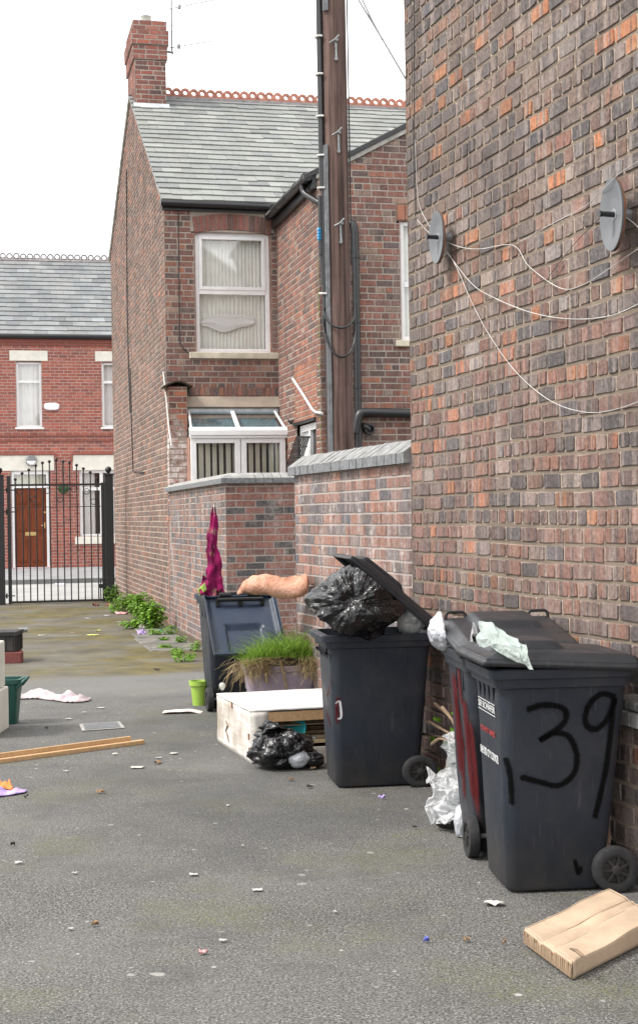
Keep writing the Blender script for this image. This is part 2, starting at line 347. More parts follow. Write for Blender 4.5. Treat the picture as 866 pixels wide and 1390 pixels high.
def bricks(mb, fr, s0, s1, z0, z1, course, palf, holes=(), clip=None, stretch=.235, header=5, hk=2, jit=.004, detail=0, joint=.011, proud=.008, mi=1, wave=0):
    k = 0; z = z0
    while z < z1-1e-4:
        zb = min(z+course, z1); zc = (z+zb)/2
        iv = [(s0, s1)] if clip is None else clip(zc)
        for (h0, h1, a, b) in holes:
            if a <= zc <= b:
                nv = []
                for (p, q) in iv:
                    if h1 <= p or h0 >= q: nv.append((p, q)); continue
                    if p < h0: nv.append((p, h0))
                    if q > h1: nv.append((h1, q))
                iv = nv
        hd = header and k % header == hk
        L0 = stretch*.52 if hd else stretch
        off = (0 if k % 2 else L0/2) + R.uniform(-.02, .02)
        for (p, q) in iv:
            if q-p < .01: continue
            wz = (lambda s: wave*N.noise(V((s*.8, k*.13, 3.1)))) if wave else (lambda s: 0.0)
            nseg = max(1, int((q-p)/.6)) if wave else 1
            for g in range(nseg):
                a = p+(q-p)*g/nseg; b = p+(q-p)*(g+1)/nseg
                e = .012 if wave else 0
                mb.quad(fr.P(a, z-e+wz(a), -proud), fr.P(b, z-e+wz(b), -proud), fr.P(b, zb+e+wz(b), -proud), fr.P(a, zb+e+wz(a), -proud), mi)
            s = math.floor((p-s0-off)/L0)*L0 + s0+off
            while s < q:
                e_ = s+L0*R.uniform(.93, 1.07) if jit > .003 else s+L0
                L = e_-s
                if not hd and R.random() < .12 and jit > .003: e_ = s+L*.5
                a = max(s, p); b = min(e_, q); s = e_
                if b-a < joint+.008: continue
                a += joint/2; b -= joint/2
                lo = z+joint/2+R.uniform(0, jit*.6); hi = zb-joint/2-R.uniform(0, jit*.6)
                w = wz((a+b)/2); lo += w; hi += w
                col = palf(zc) if palf.__code__.co_argcount else palf()
                dj = min(jit, proud*.4); dd = R.uniform(-dj, dj*.6)
                if detail:
                    c_ = min(.008, (b-a)*.15); cz = .008
                    out = [(a+c_, lo), ((a+b)/2, lo), (b-c_, lo), (b, lo+cz), (b, hi-cz), (b-c_, hi), ((a+b)/2, hi), (a+c_, hi), (a, hi-cz), (a, lo+cz)]
                    out = [(x+R.uniform(-.003, .003), y+R.uniform(-.0028, .0028)) for x, y in out]
                else:
                    j = jit*.5; out = [(a+R.uniform(-j, j), lo+R.uniform(-j, j)), (b+R.uniform(-j, j), lo+R.uniform(-j, j)), (b+R.uniform(-j, j), hi+R.uniform(-j, j)), (a+R.uniform(-j, j), hi+R.uniform(-j, j))]
                n = len(out); mx = (a+b)/2; mz = (lo+hi)/2
                bv = .004
                tl = R.uniform(-dj, dj)*.45
                fr_in = [fr.P(x+(bv if x < mx else -bv), y+(bv if y < mz else -bv), dd+tl*(x-mx)/.1) for x, y in out]
                fr_out = [fr.P(x, y, -proud-.004) for x, y in out]
                mb.add(fr_in+fr_out, [tuple(range(n))]+[(i, i+n, (i+1) % n+n, (i+1) % n) for i in range(n)], 0, col)
        z = zb; k += 1
def slates(mb, O, ex, up, nrm, W, L, sw, expo, palf, th=.007):
    """O eave corner, ex along the eave, up the slope; mat 0 slates, mat 1 underlay"""
    O = V(O); mb.quad(O-nrm*.01, O+ex*W-nrm*.01, O+ex*W+up*L-nrm*.01, O+up*L-nrm*.01, 1)
    r = int(L/expo)
    for k in range(r+1):
        y0 = k*expo; y1 = min(L, y0+expo*1.6)
        x = -(k % 2)*sw/2+R.uniform(-.02, .02)
        while x < W:
            a = max(0, x+.002); b = min(W, x+sw-.002); x += sw
            if b-a < .03: continue
            dy = R.uniform(-.012, .012) if R.random() < .85 else R.uniform(-.05, .01); t0 = th*R.uniform(1.95, 2.35); sk = R.uniform(-.008, .008)
            c = palf()
            p = [O+ex*a+up*(y0+dy), O+ex*b+up*(y0+dy+sk), O+ex*b+up*y1, O+ex*a+up*y1]
            q = [p[0]+nrm*(t0+th), p[1]+nrm*(t0+th*R.uniform(.95, 1.15)), p[2]+nrm*.004, p[3]+nrm*.004]
            mb.hexa(p+q, 0, c)
P_SLATE = pal((6, (.225, .23, .216)), (4, (.245, .25, .235)), (3, (.205, .212, .206)), (1, (.262, .27, .256)), (.8, (.175, .18, .178)), hue=.12)
P_SLATEL = pal((5, (.195, .20, .20)), (4, (.215, .22, .22)), (3, (.17, .178, .184)), (1.2, (.25, .26, .265)), (1, (.14, .145, .15)), hue=.12)
def crest(mb, a, b, pitch, Ro, Ri, th, across):
    """row of pierced ridge crests from a to b"""
    a = V(a); b = V(b); ln = (b-a).length; e = (b-a)/ln; n = int(ln/pitch)
    for i in range(n):
        c = a+e*(i+.5)*pitch + Z*(Ro*.55+R.uniform(-.006, .006)); sg = 14
        ring = lambda r, d: [c+e*(math.cos(2*PI*k/sg)*r)+Z*(math.sin(2*PI*k/sg)*r)+across*d for k in range(sg)]
        v = ring(Ro, th)+ring(Ri, th)+ring(Ro, -th)+ring(Ri, -th); f = []
        for k in range(sg):
            k2 = (k+1) % sg
            f += [(k, k2, sg+k2, sg+k), (2*sg+k2, 2*sg+k, 3*sg+k, 3*sg+k2), (k2, k, 2*sg+k, 2*sg+k2), (sg+k, sg+k2, 3*sg+k2, 3*sg+k)]
        mb.add(v, f)
def bar(mb, fr, a0, a1, z0, z1, d0, d1, mi=0, col=(1, 1, 1)):
    mb.box((a0, d0, z0), (a1, d1, z1), mi, col, fr.T())
def wavy(mb, fr, a0, a1, z0, z1, d, amp, wl, mi=0):
    n = max(6, int((a1-a0)/wl*6))
    mb.grid(n, 4, lambda i, j: fr.P(a0+(a1-a0)*i, z0+(z1-z0)*j, d+amp*math.sin((a1-a0)*i/wl*2*PI+math.sin(i*17))), mi)
def window(root, fr, a0, a1, z0, z1, rails=(), mulls=(), dep=.09, fw=.055, label=None, behind='net', sill=None, sash=(), arch=0, cheek='cheek'):
    """fr face of wall; frame sits dep behind it.  rails/mulls as fractions; returns the window part"""
    f = MB(); d0, d1 = -dep-.06, -dep
    bar(f, fr, a0, a0+fw, z0, z1, d0, d1); bar(f, fr, a1-fw, a1, z0, z1, d0, d1)
    bar(f, fr, a0+fw, a1-fw, z0, z0+fw, d0, d1); bar(f, fr, a0+fw, a1-fw, z1-fw-arch, z1, d0, d1)
    for r in rails: zz = z0+(z1-z0)*r; bar(f, fr, a0+fw, a1-fw, zz-fw*.6, zz+fw*.6, d0+.002, d1+.004)
    for m in mulls: aa = a0+(a1-a0)*m; bar(f, fr, aa-fw*.6, aa+fw*.6, z0+fw, z1-fw, d0+.004, d1+.002)
    for (x0, x1, y0, y1) in sash:
        A0, A1 = a0+(a1-a0)*x0, a0+(a1-a0)*x1; Z0, Z1 = z0+(z1-z0)*y0, z0+(z1-z0)*y1; w = fw*.8
        bar(f, fr, A0, A0+w, Z0, Z1, d0+.01, d1+.018); bar(f, fr, A1-w, A1, Z0, Z1, d0+.01, d1+.018)
        bar(f, fr, A0+w, A1-w, Z0, Z0+w, d0+.01, d1+.018); bar(f, fr, A0+w, A1-w, Z1-w, Z1, d0+.01, d1+.018)
    wn = f.build('window', mat['upvc'], root, bevel=.006)
    if label: wn['label'] = label
    g = MB(); g.quad(fr.P(a0+fw, z0+fw, -dep-.035), fr.P(a1-fw, z0+fw, -dep-.035), fr.P(a1-fw, z1-fw, -dep-.035), fr.P(a0+fw, z1-fw, -dep-.035))
    g.build('pane', mat['glass'], wn)
    b = MB()
    if behind == 'net':
        wavy(b, fr, a0+.01, a1-.01, z0+.01, z1-.01, -dep-.14, .018, .06); b.build('net_curtain', mat['net'], wn, smooth=60)
    elif behind == 'net2':
        wavy(b, fr, a0+.01, a1-.01, z0+.01, z1-.01, -dep-.14, .02, .13); b.build('net_curtain', mat['white_cloth'], wn, smooth=60)
    elif behind == 'vblind':
        a = a0+.03
        while a < a1-.05:
            tw = R.uniform(.25, .6); w = .088
            p = [fr.P(a, z0+.02, -dep-.12), fr.P(a+w*math.cos(tw), z0+.02, -dep-.12-w*math.sin(tw)), fr.P(a+w*math.cos(tw), z1-.02, -dep-.12-w*math.sin(tw)), fr.P(a, z1-.02, -dep-.12)]
            b.quad(*p); a += .105
        b.build('vertical_blind', mat['blind'], wn)
    elif behind == 'curtains':
        w = a1-a0
        wavy(b, fr, a0+.01, a0+w*.36, z0+.01, z1-.01, -dep-.12, .025, .09); wavy(b, fr, a1-w*.3, a1-.01, z0+.01, z1-.01, -dep-.12, .025, .09)
        b.build('net_curtain', mat['white_cloth'], wn, smooth=60)
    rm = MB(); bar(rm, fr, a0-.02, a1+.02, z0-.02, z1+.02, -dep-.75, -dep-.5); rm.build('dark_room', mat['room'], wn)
    ck = MB()                                                     # brick reveals round the opening
    bar(ck, fr, a0-.012, a0-.001, z0, z1, -dep-.7, -.012); bar(ck, fr, a1+.001, a1+.012, z0, z1, -dep-.7, -.012); bar(ck, fr, a0-.012, a1+.012, z1+.001, z1+.012, -dep-.7, -.012); bar(ck, fr, a0-.012, a1+.012, z0-.012, z0-.001, -dep-.7, -.012)
    ck.build('reveal', mat[cheek], wn)
    if sill:
        s = MB(); bar(s, fr, a0-sill[0], a1+sill[0], z0-sill[1], z0-.002, -dep, sill[2]); s.build('sill', mat[sill[3]], wn, bevel=.008)
    return wn
# ------------------------------------------------------------------ the setting
def asphalt():
    t = NT('alley_asphalt'); c = t.co()
    d = t.n('ShaderNodeVectorMath', operation='DOT_PRODUCT'); t.l(c, d.inputs[0]); d.inputs[1].default_value = DV; s = d.outputs['Value']
    d2 = t.n('ShaderNodeVectorMath', operation='DOT_PRODUCT'); t.l(c, d2.inputs[0]); d2.inputs[1].default_value = PV; x = d2.outputs['Value']
    w = t.math('MULTIPLY', t.math('SUBTRACT', t.noise(c, .9, 5, .6), .5), 1.6)
    fine = t.noise(c, 95, 3, .75); fine2 = t.noise(c, 38, 4, .7)
    k = t.mix(t.ramp(fine, .38, .62), (.012, .012, .013), (.20, .195, .184))
    vc = t.vor(c, 130, 'Color'); sep = t.n('ShaderNodeSeparateColor'); t.l(vc, sep.inputs[0])
    chip = t.math('MULTIPLY', t.ramp(sep.outputs[0], .87, .92), t.ramp(t.vor(c, 130), .3, .5, 1, 0))
    k = t.mix(chip, k, (.36, .35, .33))
    dk = t.math('MULTIPLY', t.ramp(sep.outputs[1], .84, .9), .7); k = t.mix(dk, k, (.02, .02, .022))
    k = t.mix(t.ramp(t.noise(c, .7, 5, .62), .36, .66, 0, .42), k, (.145, .14, .132))
    k = t.mix(t.ramp(t.noise(c, 2.3, 5, .7), .5, .72, 0, .55), k, (.055, .054, .053))
    ms = t.math('MULTIPLY', t.ramp(t.noise(c, 1.1, 5, .66), .5, .66), t.ramp(fine2, .35, .6))
    k = t.mix(t.math('MULTIPLY', ms, .6), k, (.11, .115, .05))
    # old gum and paint spots
    wc = t.n('ShaderNodeVectorMath', operation='ADD'); nz = t.n('ShaderNodeTexNoise'); nz.inputs['Scale'].default_value = 9; t.l(c, nz.inputs['Vector'])
    sc2 = t.n('ShaderNodeVectorMath', operation='SCALE'); t.l(nz.outputs['Color'], sc2.inputs[0]); sc2.inputs['Scale'].default_value = .06
    t.l(c, wc.inputs[0]); t.l(sc2.outputs[0], wc.inputs[1])
    for sc_, r0, al, cc in ((3.4, .075, .55, (.33, .33, .31)), (7.5, .07, .4, (.30, .29, .28)), (2.1, .06, .6, (.38, .37, .34))):
        v = t.n('ShaderNodeTexVoronoi'); v.inputs['Scale'].default_value = sc_; t.l(wc.outputs[0], v.inputs['Vector'])
        sp = t.n('ShaderNodeSeparateColor'); t.l(v.outputs['Color'], sp.inputs[0])
        m_ = t.math('MULTIPLY', t.ramp(v.outputs['Distance'], r0*.7, r0, 1, 0), t.ramp(sp.outputs[0], .72, .74))
        k = t.mix(t.math('MULTIPLY', m_, al), k, cc)
    for sc_, r0, thr, cc in ((6.5, .11, .70, (.40, .39, .37)), (11, .13, .74, (.34, .33, .31))):
        v = t.n('ShaderNodeTexVoronoi'); v.inputs['Scale'].default_value = sc_; t.l(wc.outputs[0], v.inputs['Vector'])
        sp = t.n('ShaderNodeSeparateColor'); t.l(v.outputs['Color'], sp.inputs[0])
        k = t.mix(t.math('MULTIPLY', t.math('MULTIPLY', t.ramp(v.outputs['Distance'], r0*.6, r0, 1, 0), t.ramp(sp.outputs[1], thr, thr+.02)), t.ramp(t.noise(c, 1.7, 4), .38, .6, .15, .9)), k, cc)
    stn = t.ramp(t.noise(t.co((1, 1.0, 1), (0, 0, .4)), .33, 6, .62), .5, .6, 0, .45); k = t.mix(stn, k, (.05, .05, .048))
    # smoother brown mossy slab further down the alley
    far = t.ramp(t.math('ADD', s, t.math('MULTIPLY', w, .25)), 15.4, 15.75)
    slab = t.mix(t.ramp(t.noise(c, 1.6, 5, .65), .35, .7), (.085, .076, .058), (.165, .152, .126))
    moss = t.math('MULTIPLY', t.ramp(t.noise(t.co((1, 1, 1)), .75, 5, .62), .42, .58), t.ramp(t.math('ADD', x, w), -1.2, 2.6, .65, 1.0))
    slab = t.mix(t.math('MULTIPLY', moss, .85), slab, t.mix(t.ramp(t.noise(c, 3.5, 4), .35, .65), (.062, .052, .014), (.15, .12, .02)))
    slab = t.mix(t.ramp(t.noise(c, 40, 4, .7), .45, .75, 0, .5), slab, (.06, .055, .045))
    wet = t.ramp(t.noise(c, .55, 4, .6), .56, .66, 0, .75)
    slab = t.mix(t.math('MULTIPLY', wet, t.ramp(s, 18, 19)), slab, (.035, .032, .027))
    edge = t.math('MULTIPLY', t.ramp(t.math('ADD', x, t.math('MULTIPLY', w, .5)), 2.05, 2.5), t.ramp(fine2, .3, .6, .4, 1)); slab = t.mix(t.math('MULTIPLY', edge, .8), slab, (.075, .062, .04))
    mid = t.math('MULTIPLY', t.ramp(t.math('ADD', s, t.math('MULTIPLY', w, .2)), 13.6, 14.0), .55)
    k = t.mix(mid, k, t.mix(t.ramp(fine2, .35, .7), (.11, .107, .10), (.205, .197, .185)))
    k = t.mix(far, k, slab)
    h = t.math('ADD', fine, t.math('MULTIPLY', fine2, 1.0))
    t.pbr(k, t.ramp(t.noise(c, 1.3, 4), .35, .7, .72, .95), 0, t.bump(h, .7, .008), .3); return t.m
mat['asphalt'] = asphalt()
mat['road'] = plain('road', (.30, .30, .29), .9, .14, 1.2, bump=.2); mat['paving'] = plain('paving', (.23, .235, .24), .9, .2, 2.5, bump=.2)
mat['kerb'] = plain('kerb', (.17, .17, .17), .9, .2, 3)
def LZ(s): return .23*sm(31, 41, s) if s > 31 else 0.0
def AL(s, x, z=0.0): return DV*s+PV*x+Z*z
g = MB(); rows = [-500, -60, -10, 0, 4, 8, 12, 16, 20, 24, 28, 30, 31]+[31+i for i in range(1, 11)]+[60, 200, 900]
xs = [-600, -60, -20, -10, -5, 0, 5, 10, 20, 60, 600]
vs = [AL(s, x, LZ(s)) for s in rows for x in xs]; n = len(xs)
g.add(vs, [(j*n+i, j*n+i+1, (j+1)*n+i+1, (j+1)*n+i) for j in range(len(rows)-1) for i in range(n-1)])
g.build('ground', mat['asphalt'], kind='structure')
def strip(name, s0, s1, x0, x1, dz, m, step=.5):
    b = MB(); k = int((s1-s0)/step)+1
    b.grid(6, k, lambda i, j: AL(s0+(s1-s0)*j, x0+(x1-x0)*i, LZ(s0+(s1-s0)*j)+dz), 0); return b.build(name, m, kind='structure')
strip('street_road', 29.9, 35.9, -40, 40, .006, mat['road'])
strip('street_pavement', 36.03, 41.2, -40, 40, .11, mat['paving'])
kb = MB(); kb.box((-40, 35.9, -.05), (40, 36.03, LZ(36)+.112), 0, (1, 1, 1), lambda q: AL(q[1], q[0], q[2])); kb.build('street_kerb', mat['kerb'], kind='structure')

# ------------------------------------------------------------------ right house: the big brick flank
RO = G(564, 1042)
hr = thing('brick_house', 'tall brick house flank of worn purple brown bricks along the right of the alley', 'house', (RO.x, RO.y, 0))
FR = Fr(RO, WV, WN); HRZ = 6.6
w = MB()
bricks(w, FR, 0, 5.2, -.05, HRZ, .0905, lambda zc: (P_RLOW() if R.random() < max(.04, min(.9, 1.5-zc*.40)) else P_RIGHT()), stretch=.21, header=4, hk=2, jit=.006, detail=1, joint=.0115, proud=.0075, wave=.02)
fe = Fr(RO, V((.9568, .2909*-1*-1, 0)), -WV)   # return wall facing up the alley
fe = Fr(RO+WN*0, -WN, -WV)
bricks(w, fe, .0, 5.0, -.05, HRZ, .0905, P_RIGHT, jit=.004)
for (a, b) in ((FR.P(5.2, 0)+WN*-.02, FR.P(5.2, 0)-WN*5.0), (FR.P(0, 0)-WN*5.0, FR.P(5.2, 0)-WN*5.0)):
    w.quad(a, b, b+Z*HRZ, a+Z*HRZ, 1)
w.build('wall', [mat['brick_right'], mat['mortar_right']], hr)
rf = MB(); e0 = FR.P(-.1, HRZ-.02, .12); pk = HRZ+1.9
up = (-WN*2.6+Z*1.9).normalized()
slates(rf, e0, WV, up, WV.cross(up)*-1 if (WV.cross(up)).z < 0 else WV.cross(up), 5.4, 3.25, .3, .24, P_SLATE)
q0 = FR.P(-.1, HRZ, -5.12); up2 = (WN*2.6+Z*1.9).normalized(); nn = WV.cross(up2); nn = nn if nn.z > 0 else -nn
slates(rf, q0, WV, up2, nn, 5.4, 3.25, .3, .24, P_SLATE)
for s in (0, 5.2): rf.add([FR.P(s, HRZ-.03, 0), FR.P(s, HRZ-.03, -5), FR.P(s, pk-.15, -2.5)], [(0, 1, 2)], 1)
rf.build('roof', [mat['slate_b'], mat['mortar_right']], hr)
# small blue-grey buttress coping by the right edge of the picture, low against the flank
bc = onplane(850, 1130, FR.P(0, 0), WN)
bs = (bc-RO).dot(WV)+.03
lw = thing('low_wall', 'low dark brick stub wall with pale grey coping beside the graffiti bin', 'wall', FR.P(bs+.32, 0))
b = MB(); f2 = Fr(FR.P(bs+.10, 0, .16), WV, WN)
bricks(b, f2, 0, .6, -.02, .70, .09, P_RIGHT, jit=.005, stretch=.215)
f3 = Fr(FR.P(bs+.10, 0, .16), -WN, -WV); bricks(b, f3, 0, .15, -.02, .70, .09, P_RIGHT, jit=.004)
b.build('wall', [mat['brick_right'], mat['mortar_right']], lw)
b = MB(); x = bs+.07
while x < bs+.7:
    b.box((x, .004, .70), (x+.072, .20, .76+R.uniform(-.003, .003)), 0, (1, 1, 1), FR.T()); b.box((x, .004, .765), (x+.072, .17, .805), 0, (1, 1, 1), FR.T()); x += .078
b.build('coping', mat['coping'], lw, bevel=.006)

# ------------------------------------------------------------------ near yard wall
E0 = D(400, 700, 12.3); E0.z = 0
YD = (RO-E0).normalized(); YL = (RO-E0).length; YN = V((-abs(YD.y), -YD.x, 0)).normalized()
YN = V((YD.y, -YD.x, 0)).normalized(); YN = YN if YN.x < 0 else -YN
FY = Fr(E0, YD, YN); ZC = 1.985
nyw = thing('yard_wall', 'salt stained pink and blue grey brick yard wall joining the tall brick flank', 'wall', E0)
b = MB(); bricks(b, FY, 0, YL-.015, -.05, ZC, .0815, P_YARD, stretch=.232, header=0, jit=.0025, joint=.009, proud=.005)
fyb = Fr(FY.P(0, 0, -.22), -YN, -YD); fyl = Fr(E0, -YN, -YD); bricks(b, fyl, 0, .22, -.05, ZC, .0815, P_YARD, jit=.0025, header=0)
bk = Fr(FY.P(0, 0, -.22), YD, -YN); b.quad(bk.P(0, 0), bk.P(YL, 0), bk.P(YL, ZC), bk.P(0, ZC), 1); b.quad(FY.P(0, ZC-.002), FY.P(YL-.015, ZC-.002), FY.P(YL-.015, ZC-.002, -.22), FY.P(0, ZC-.002, -.22), 1)
b.build('wall', [mat['brick_yard'], mat['mortar_yard']], nyw)
def coping(parent, fr, s0, s1, z, unit, front, back, h0, h1, m, gap=.006):
    b = MB(); x = s0; mid = (front+back)/2
    while x < s1-.01:
        e = min(x+unit-gap, s1); dz = R.uniform(-.004, .004); dd = R.uniform(-.004, .004)
        sec = [(front+dd, z), (front+dd, z+h0+dz), (mid+.02, z+h1+dz), (mid-.02, z+h1+dz), (back, z+h0+dz), (back, z)]
        A = [fr.P(x, q[1], q[0]) for q in sec]; B = [fr.P(e, q[1], q[0]) for q in sec]
        vs = A+B
        b.add(vs, [(0, 6, 7, 1)], 1)
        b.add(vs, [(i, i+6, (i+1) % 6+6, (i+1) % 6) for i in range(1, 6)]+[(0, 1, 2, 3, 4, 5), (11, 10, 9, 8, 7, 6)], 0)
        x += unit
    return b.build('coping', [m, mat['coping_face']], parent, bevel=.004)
coping(nyw, FY, -.05, YL-.02, ZC, .0775, .045, -.27, .07, .165, mat['coping'])

# ------------------------------------------------------------------ end house beyond the yards
A = G(231, 848)
def HB(e1, e2, z=0.0): return A+PV*e1+DV*e2+Z*z
hb = thing('brick_house', 'brown brick end terrace with slate roof, chimney and white framed rear window', 'house', A)
FG = Fr(A, DV, -PV); FB = Fr(A, PV, -DV)
EZ, RZ, EF, RM, GD = 6.55, 9.42, 7.3, 4.66, 9.35
def gclip(z):
    a = 0.0 if z < EZ else (z-EZ)/(RZ-EZ)*RM
    c_ = GD if z < EF else GD-(z-EF)/(RZ-EF)*(GD-RM)
    return [(a, c_)] if c_ > a else []
w = MB(); bricks(w, FG, 0, GD, -.1, RZ-.05, .0895, P_GABLE, clip=gclip, stretch=.235, header=5, jit=.005, joint=.015, proud=.008)
w.build('gable_wall', [mat['brick_gable'], mat['mortar_gable']], hb)
w = MB(); WH = (.47, 1.68, 4.2, 6.12)
bricks(w, FB, 0, 1.79, -.1, EZ, .0895, P_REAR, holes=[WH, (.42, 1.73, 6.115, 6.40), (.22, 1.79, 3.55, 3.68)], jit=.004, joint=.013, proud=.006, header=4)
b_ = w
m0, hw, aw = 1.075, .65, 14                                              # segmental arch of rubbed red bricks
for i in range(aw):
    t0, t1 = -1+2*i/aw+.012, -1+2*(i+1)/aw-.012
    zz = lambda q: 6.075+.065*(1-q*q); o = lambda q, h: (m0+q*(hw-.045+h*.12), zz(q)+h)
    cr = P_CHIM(); P = [o(t0, 0), o(t1, 0), o(t1, .245), o(t0, .245)]
    b_.hexa([FB.P(x, z, -.1) for x, z in P]+[FB.P(x, z, .004) for x, z in P], 0, cr)
b_.quad(FB.P(.40, 6.10, -.012), FB.P(1.75, 6.10, -.012), FB.P(1.75, 6.42, -.012), FB.P(.40, 6.42, -.012), 1)
for i in range(21):                                                      # soldier course over the lean-to
    x = .235+i*.074; b_.box((x, -.02, 3.55), (x+.062, .004, 3.675), 0, P_REAR(), FB.T())
b_.quad(FB.P(.2, 3.54, -.012), FB.P(1.79, 3.54, -.012), FB.P(1.79, 3.69, -.012), FB.P(.2, 3.69, -.012), 1)
b_.build('rear_wall', [mat['brick_rear'], mat['mortar_rear']], hb)
w = MB()                                                                 # street front and far side, out of sight
w.quad(HB(0, GD, 0), HB(7.5, GD, 0), HB(7.5, GD, EF), HB(0, GD, EF)); w.add([HB(7.5, 0), HB(7.5, GD), HB(7.5, GD, EF), HB(7.5, RM, RZ), HB(7.5, 0, EZ)], [(0, 1, 2, 3, 4)]); w.quad(HB(4.8, 0), HB(7.5, 0), HB(7.5, 0, EZ), HB(4.8, 0, EZ))
w.build('plain_wall', mat['cheek'], hb)
window(hb, FB, .485, 1.665, 4.22, 6.13, rails=(.50,), sash=((.055, .945, .515, .955),), dep=.08, fw=.065, arch=.03, behind='net', sill=(.12, .10, .06, 'stone'))
q = FB.P(*FB.at(310, 437), -.165); LINEN = q
# roof
rf = MB(); up = V(DV*(RM+.14)+Z*(RZ+.06-EZ+.03)).normalized(); nr = PV.cross(up); nr = nr if nr.z > 0 else -nr
L = math.hypot(RM+.14, RZ+.09-EZ)
slates(rf, HB(-.04, -.14, EZ-.02), PV, up, nr, 7.4, L, .33, .255, P_SLATE, .012)
up2 = V(-DV*(GD-RM+.15)+Z*(RZ+.06-EF+.02)).normalized(); n2 = PV.cross(up2); n2 = n2 if n2.z > 0 else -n2
slates(rf, HB(-.04, GD+.15, EF-.02), PV, up2, n2, 7.4, math.hypot(GD-RM+.15, RZ+.08-EF), .3, .22, P_SLATE)
roof = rf.build('roof', [mat['slate_b'], mat['lead']], hb)
rt = MB(); rt.tube([HB(.62, RM, RZ+.05), HB(7.4, RM, RZ+.05)], .055, 8)
rt.box((.62, RM-.16, RZ-.03), (7.4, RM+.16, RZ+.05), 0, (1, 1, 1), lambda q: HB(*q)); rt.build('ridge_base', mat['ridge_grey'], hb)
rt = MB(); rt.box((.62, RM-.026, RZ+.02), (7.4, RM+.026, RZ+.125), 0, (1, 1, 1), lambda q: HB(*q)); crest(rt, HB(.62, RM, RZ+.125), HB(7.4, RM, RZ+.125), .160, .086, .040, .03, DV); rt.build('ridge_crest', mat['terracotta'], hb, smooth=40)
# verge mortar, eaves boards and gutter
vg = MB(); vg.hexa([HB(-.03, -.12, EZ-.06), HB(.03, -.12, EZ-.06), HB(.03, RM, RZ+.02), HB(-.03, RM, RZ+.02), HB(-.03, -.12, EZ-.015), HB(.03, -.12, EZ-.015), HB(.03, RM, RZ+.055), HB(-.03, RM, RZ+.055)])
vg.hexa([HB(-.03, GD+.12, EF-.06), HB(.03, GD+.12, EF-.06), HB(.03, RM, RZ+.02), HB(-.03, RM, RZ+.02), HB(-.03, GD+.12, EF-.015), HB(.03, GD+.12, EF-.015), HB(.03, RM, RZ+.055), HB(-.03, RM, RZ+.055)])
vg.build('verge', mat['concrete'], hb)
b = MB(); b.box((-.03, -.05, EZ-.14), (1.7, -.01, EZ-.03), 0, (1, 1, 1), lambda q: HB(*q)); b.build('fascia', mat['black_pipe'], hb)
b = MB(); b.tube([HB(-.06, -.13, EZ-.045), HB(1.66, -.13, EZ-.06)], .052, 12); b.build('gutter', mat['black_pipe'], hb, smooth=50)
# chimney
ch = MB(); CZ0, CZ1 = 8.75, 10.70
c0, c1, k0, k1 = .02, .59, 4.05, 5.30
def chim(g_, z0, z1, pf=P_CHIM):
    for fr, Ln in ((Fr(HB(c0-g_, k0-g_), PV, -DV), c1-c0+2*g_), (Fr(HB(c0-g_, k0-g_), DV, -PV), k1-k0+2*g_), (Fr(HB(c1+g_, k1+g_), -PV, DV), c1-c0+2*g_), (Fr(HB(c1+g_, k1+g_), -DV, PV), k1-k0+2*g_)):
        bricks(ch, fr, 0, Ln, z0, z1, .0875, pf, header=0, jit=.004, joint=.012, proud=.005)
    for z in (z0+.001, z1-.001): ch.quad(HB(c0-g_, k0-g_, z), HB(c1+g_, k0-g_, z), HB(c1+g_, k1+g_, z), HB(c0-g_, k1+g_, z), 1)
chim(0, CZ0, 9.99); chim(.028, 9.995, 10.255); chim(.055, 10.26, 10.52); chim(.02, 10.525, CZ1)
chm = ch.build('chimney', [mat['brick_chim'], mat['mortar_rear']], hb)
b = MB(); b.lathe([(.10, 0), (.11, .02), (.095, .05), (.09, .13), (.10, .15), (.075, .15), (.07, .02)], HB(.27, 4.28, CZ1), n=18); b.build('chimney_pot', mat['concrete'], chm, smooth=40)
b = MB(); b.hexa([HB(c0-.03, k0-.14, 8.96-.02), HB(c1+.05, k0-.14, 8.96-.02), HB(c1+.05, k0-.005, 9.12), HB(c0-.03, k0-.005, 9.12), HB(c0-.03, k0-.14, 8.985), HB(c1+.05, k0-.14, 8.985), HB(c1+.05, k0-.005, 9.2), HB(c0-.03, k0-.005, 9.2)]); b.build('lead_flashing', mat['lead'], chm)
# outrigger wing
OX, OL, OZ = 1.76, 2.95, 6.36
FS = Fr(HB(OX, 0), -DV, -PV); FE = Fr(HB(OX, -OL), PV, -DV)
DS = (1.35, 2.62, 0, 3.0)
w = MB(); bricks(w, FS, 0.02, OL, -.1, OZ, .0895, P_REAR, holes=[DS, (1.25, 2.72, 3.0, 3.86)], jit=.004, joint=.013, proud=.007, header=4)
bricks(w, FS, 1.25, 2.72, 3.0, 3.86, .086, P_ORANGE, header=0, jit=.002, proud=.006, joint=.01)
w.build('side_wall', [mat['brick_side'], mat['mortar_rear']], hb)
w = MB(); vclip = lambda z: [(0.0, 5.5)] if z < OZ+.05 else ([((z-OZ-.05)/.53, 5.5-(z-OZ-.05)/.53)] if z < OZ+1.45 else [])
bricks(w, FE, 0, 5.5, -.1, OZ+1.4, .0895, P_REAR, holes=[(1.17, 2.2, 4.06, 5.76), (1.12, 2.25, 5.76, 5.98)], clip=vclip, jit=.004, joint=.013, proud=.007, header=4)
for i in range(9):
    x = 1.13+i*.125; w.box((x, -.08, 5.765), (x+.113, .004, 5.975), 0, P_ORANGE(), FE.T())
w.quad(FE.P(1.1, 5.75, -.02), FE.P(2.27, 5.75, -.02), FE.P(2.27, 6.0, -.02), FE.P(1.1, 6.0, -.02), 1)
w.build('end_wall', [mat['brick_rear'], mat['mortar_rear']], hb)
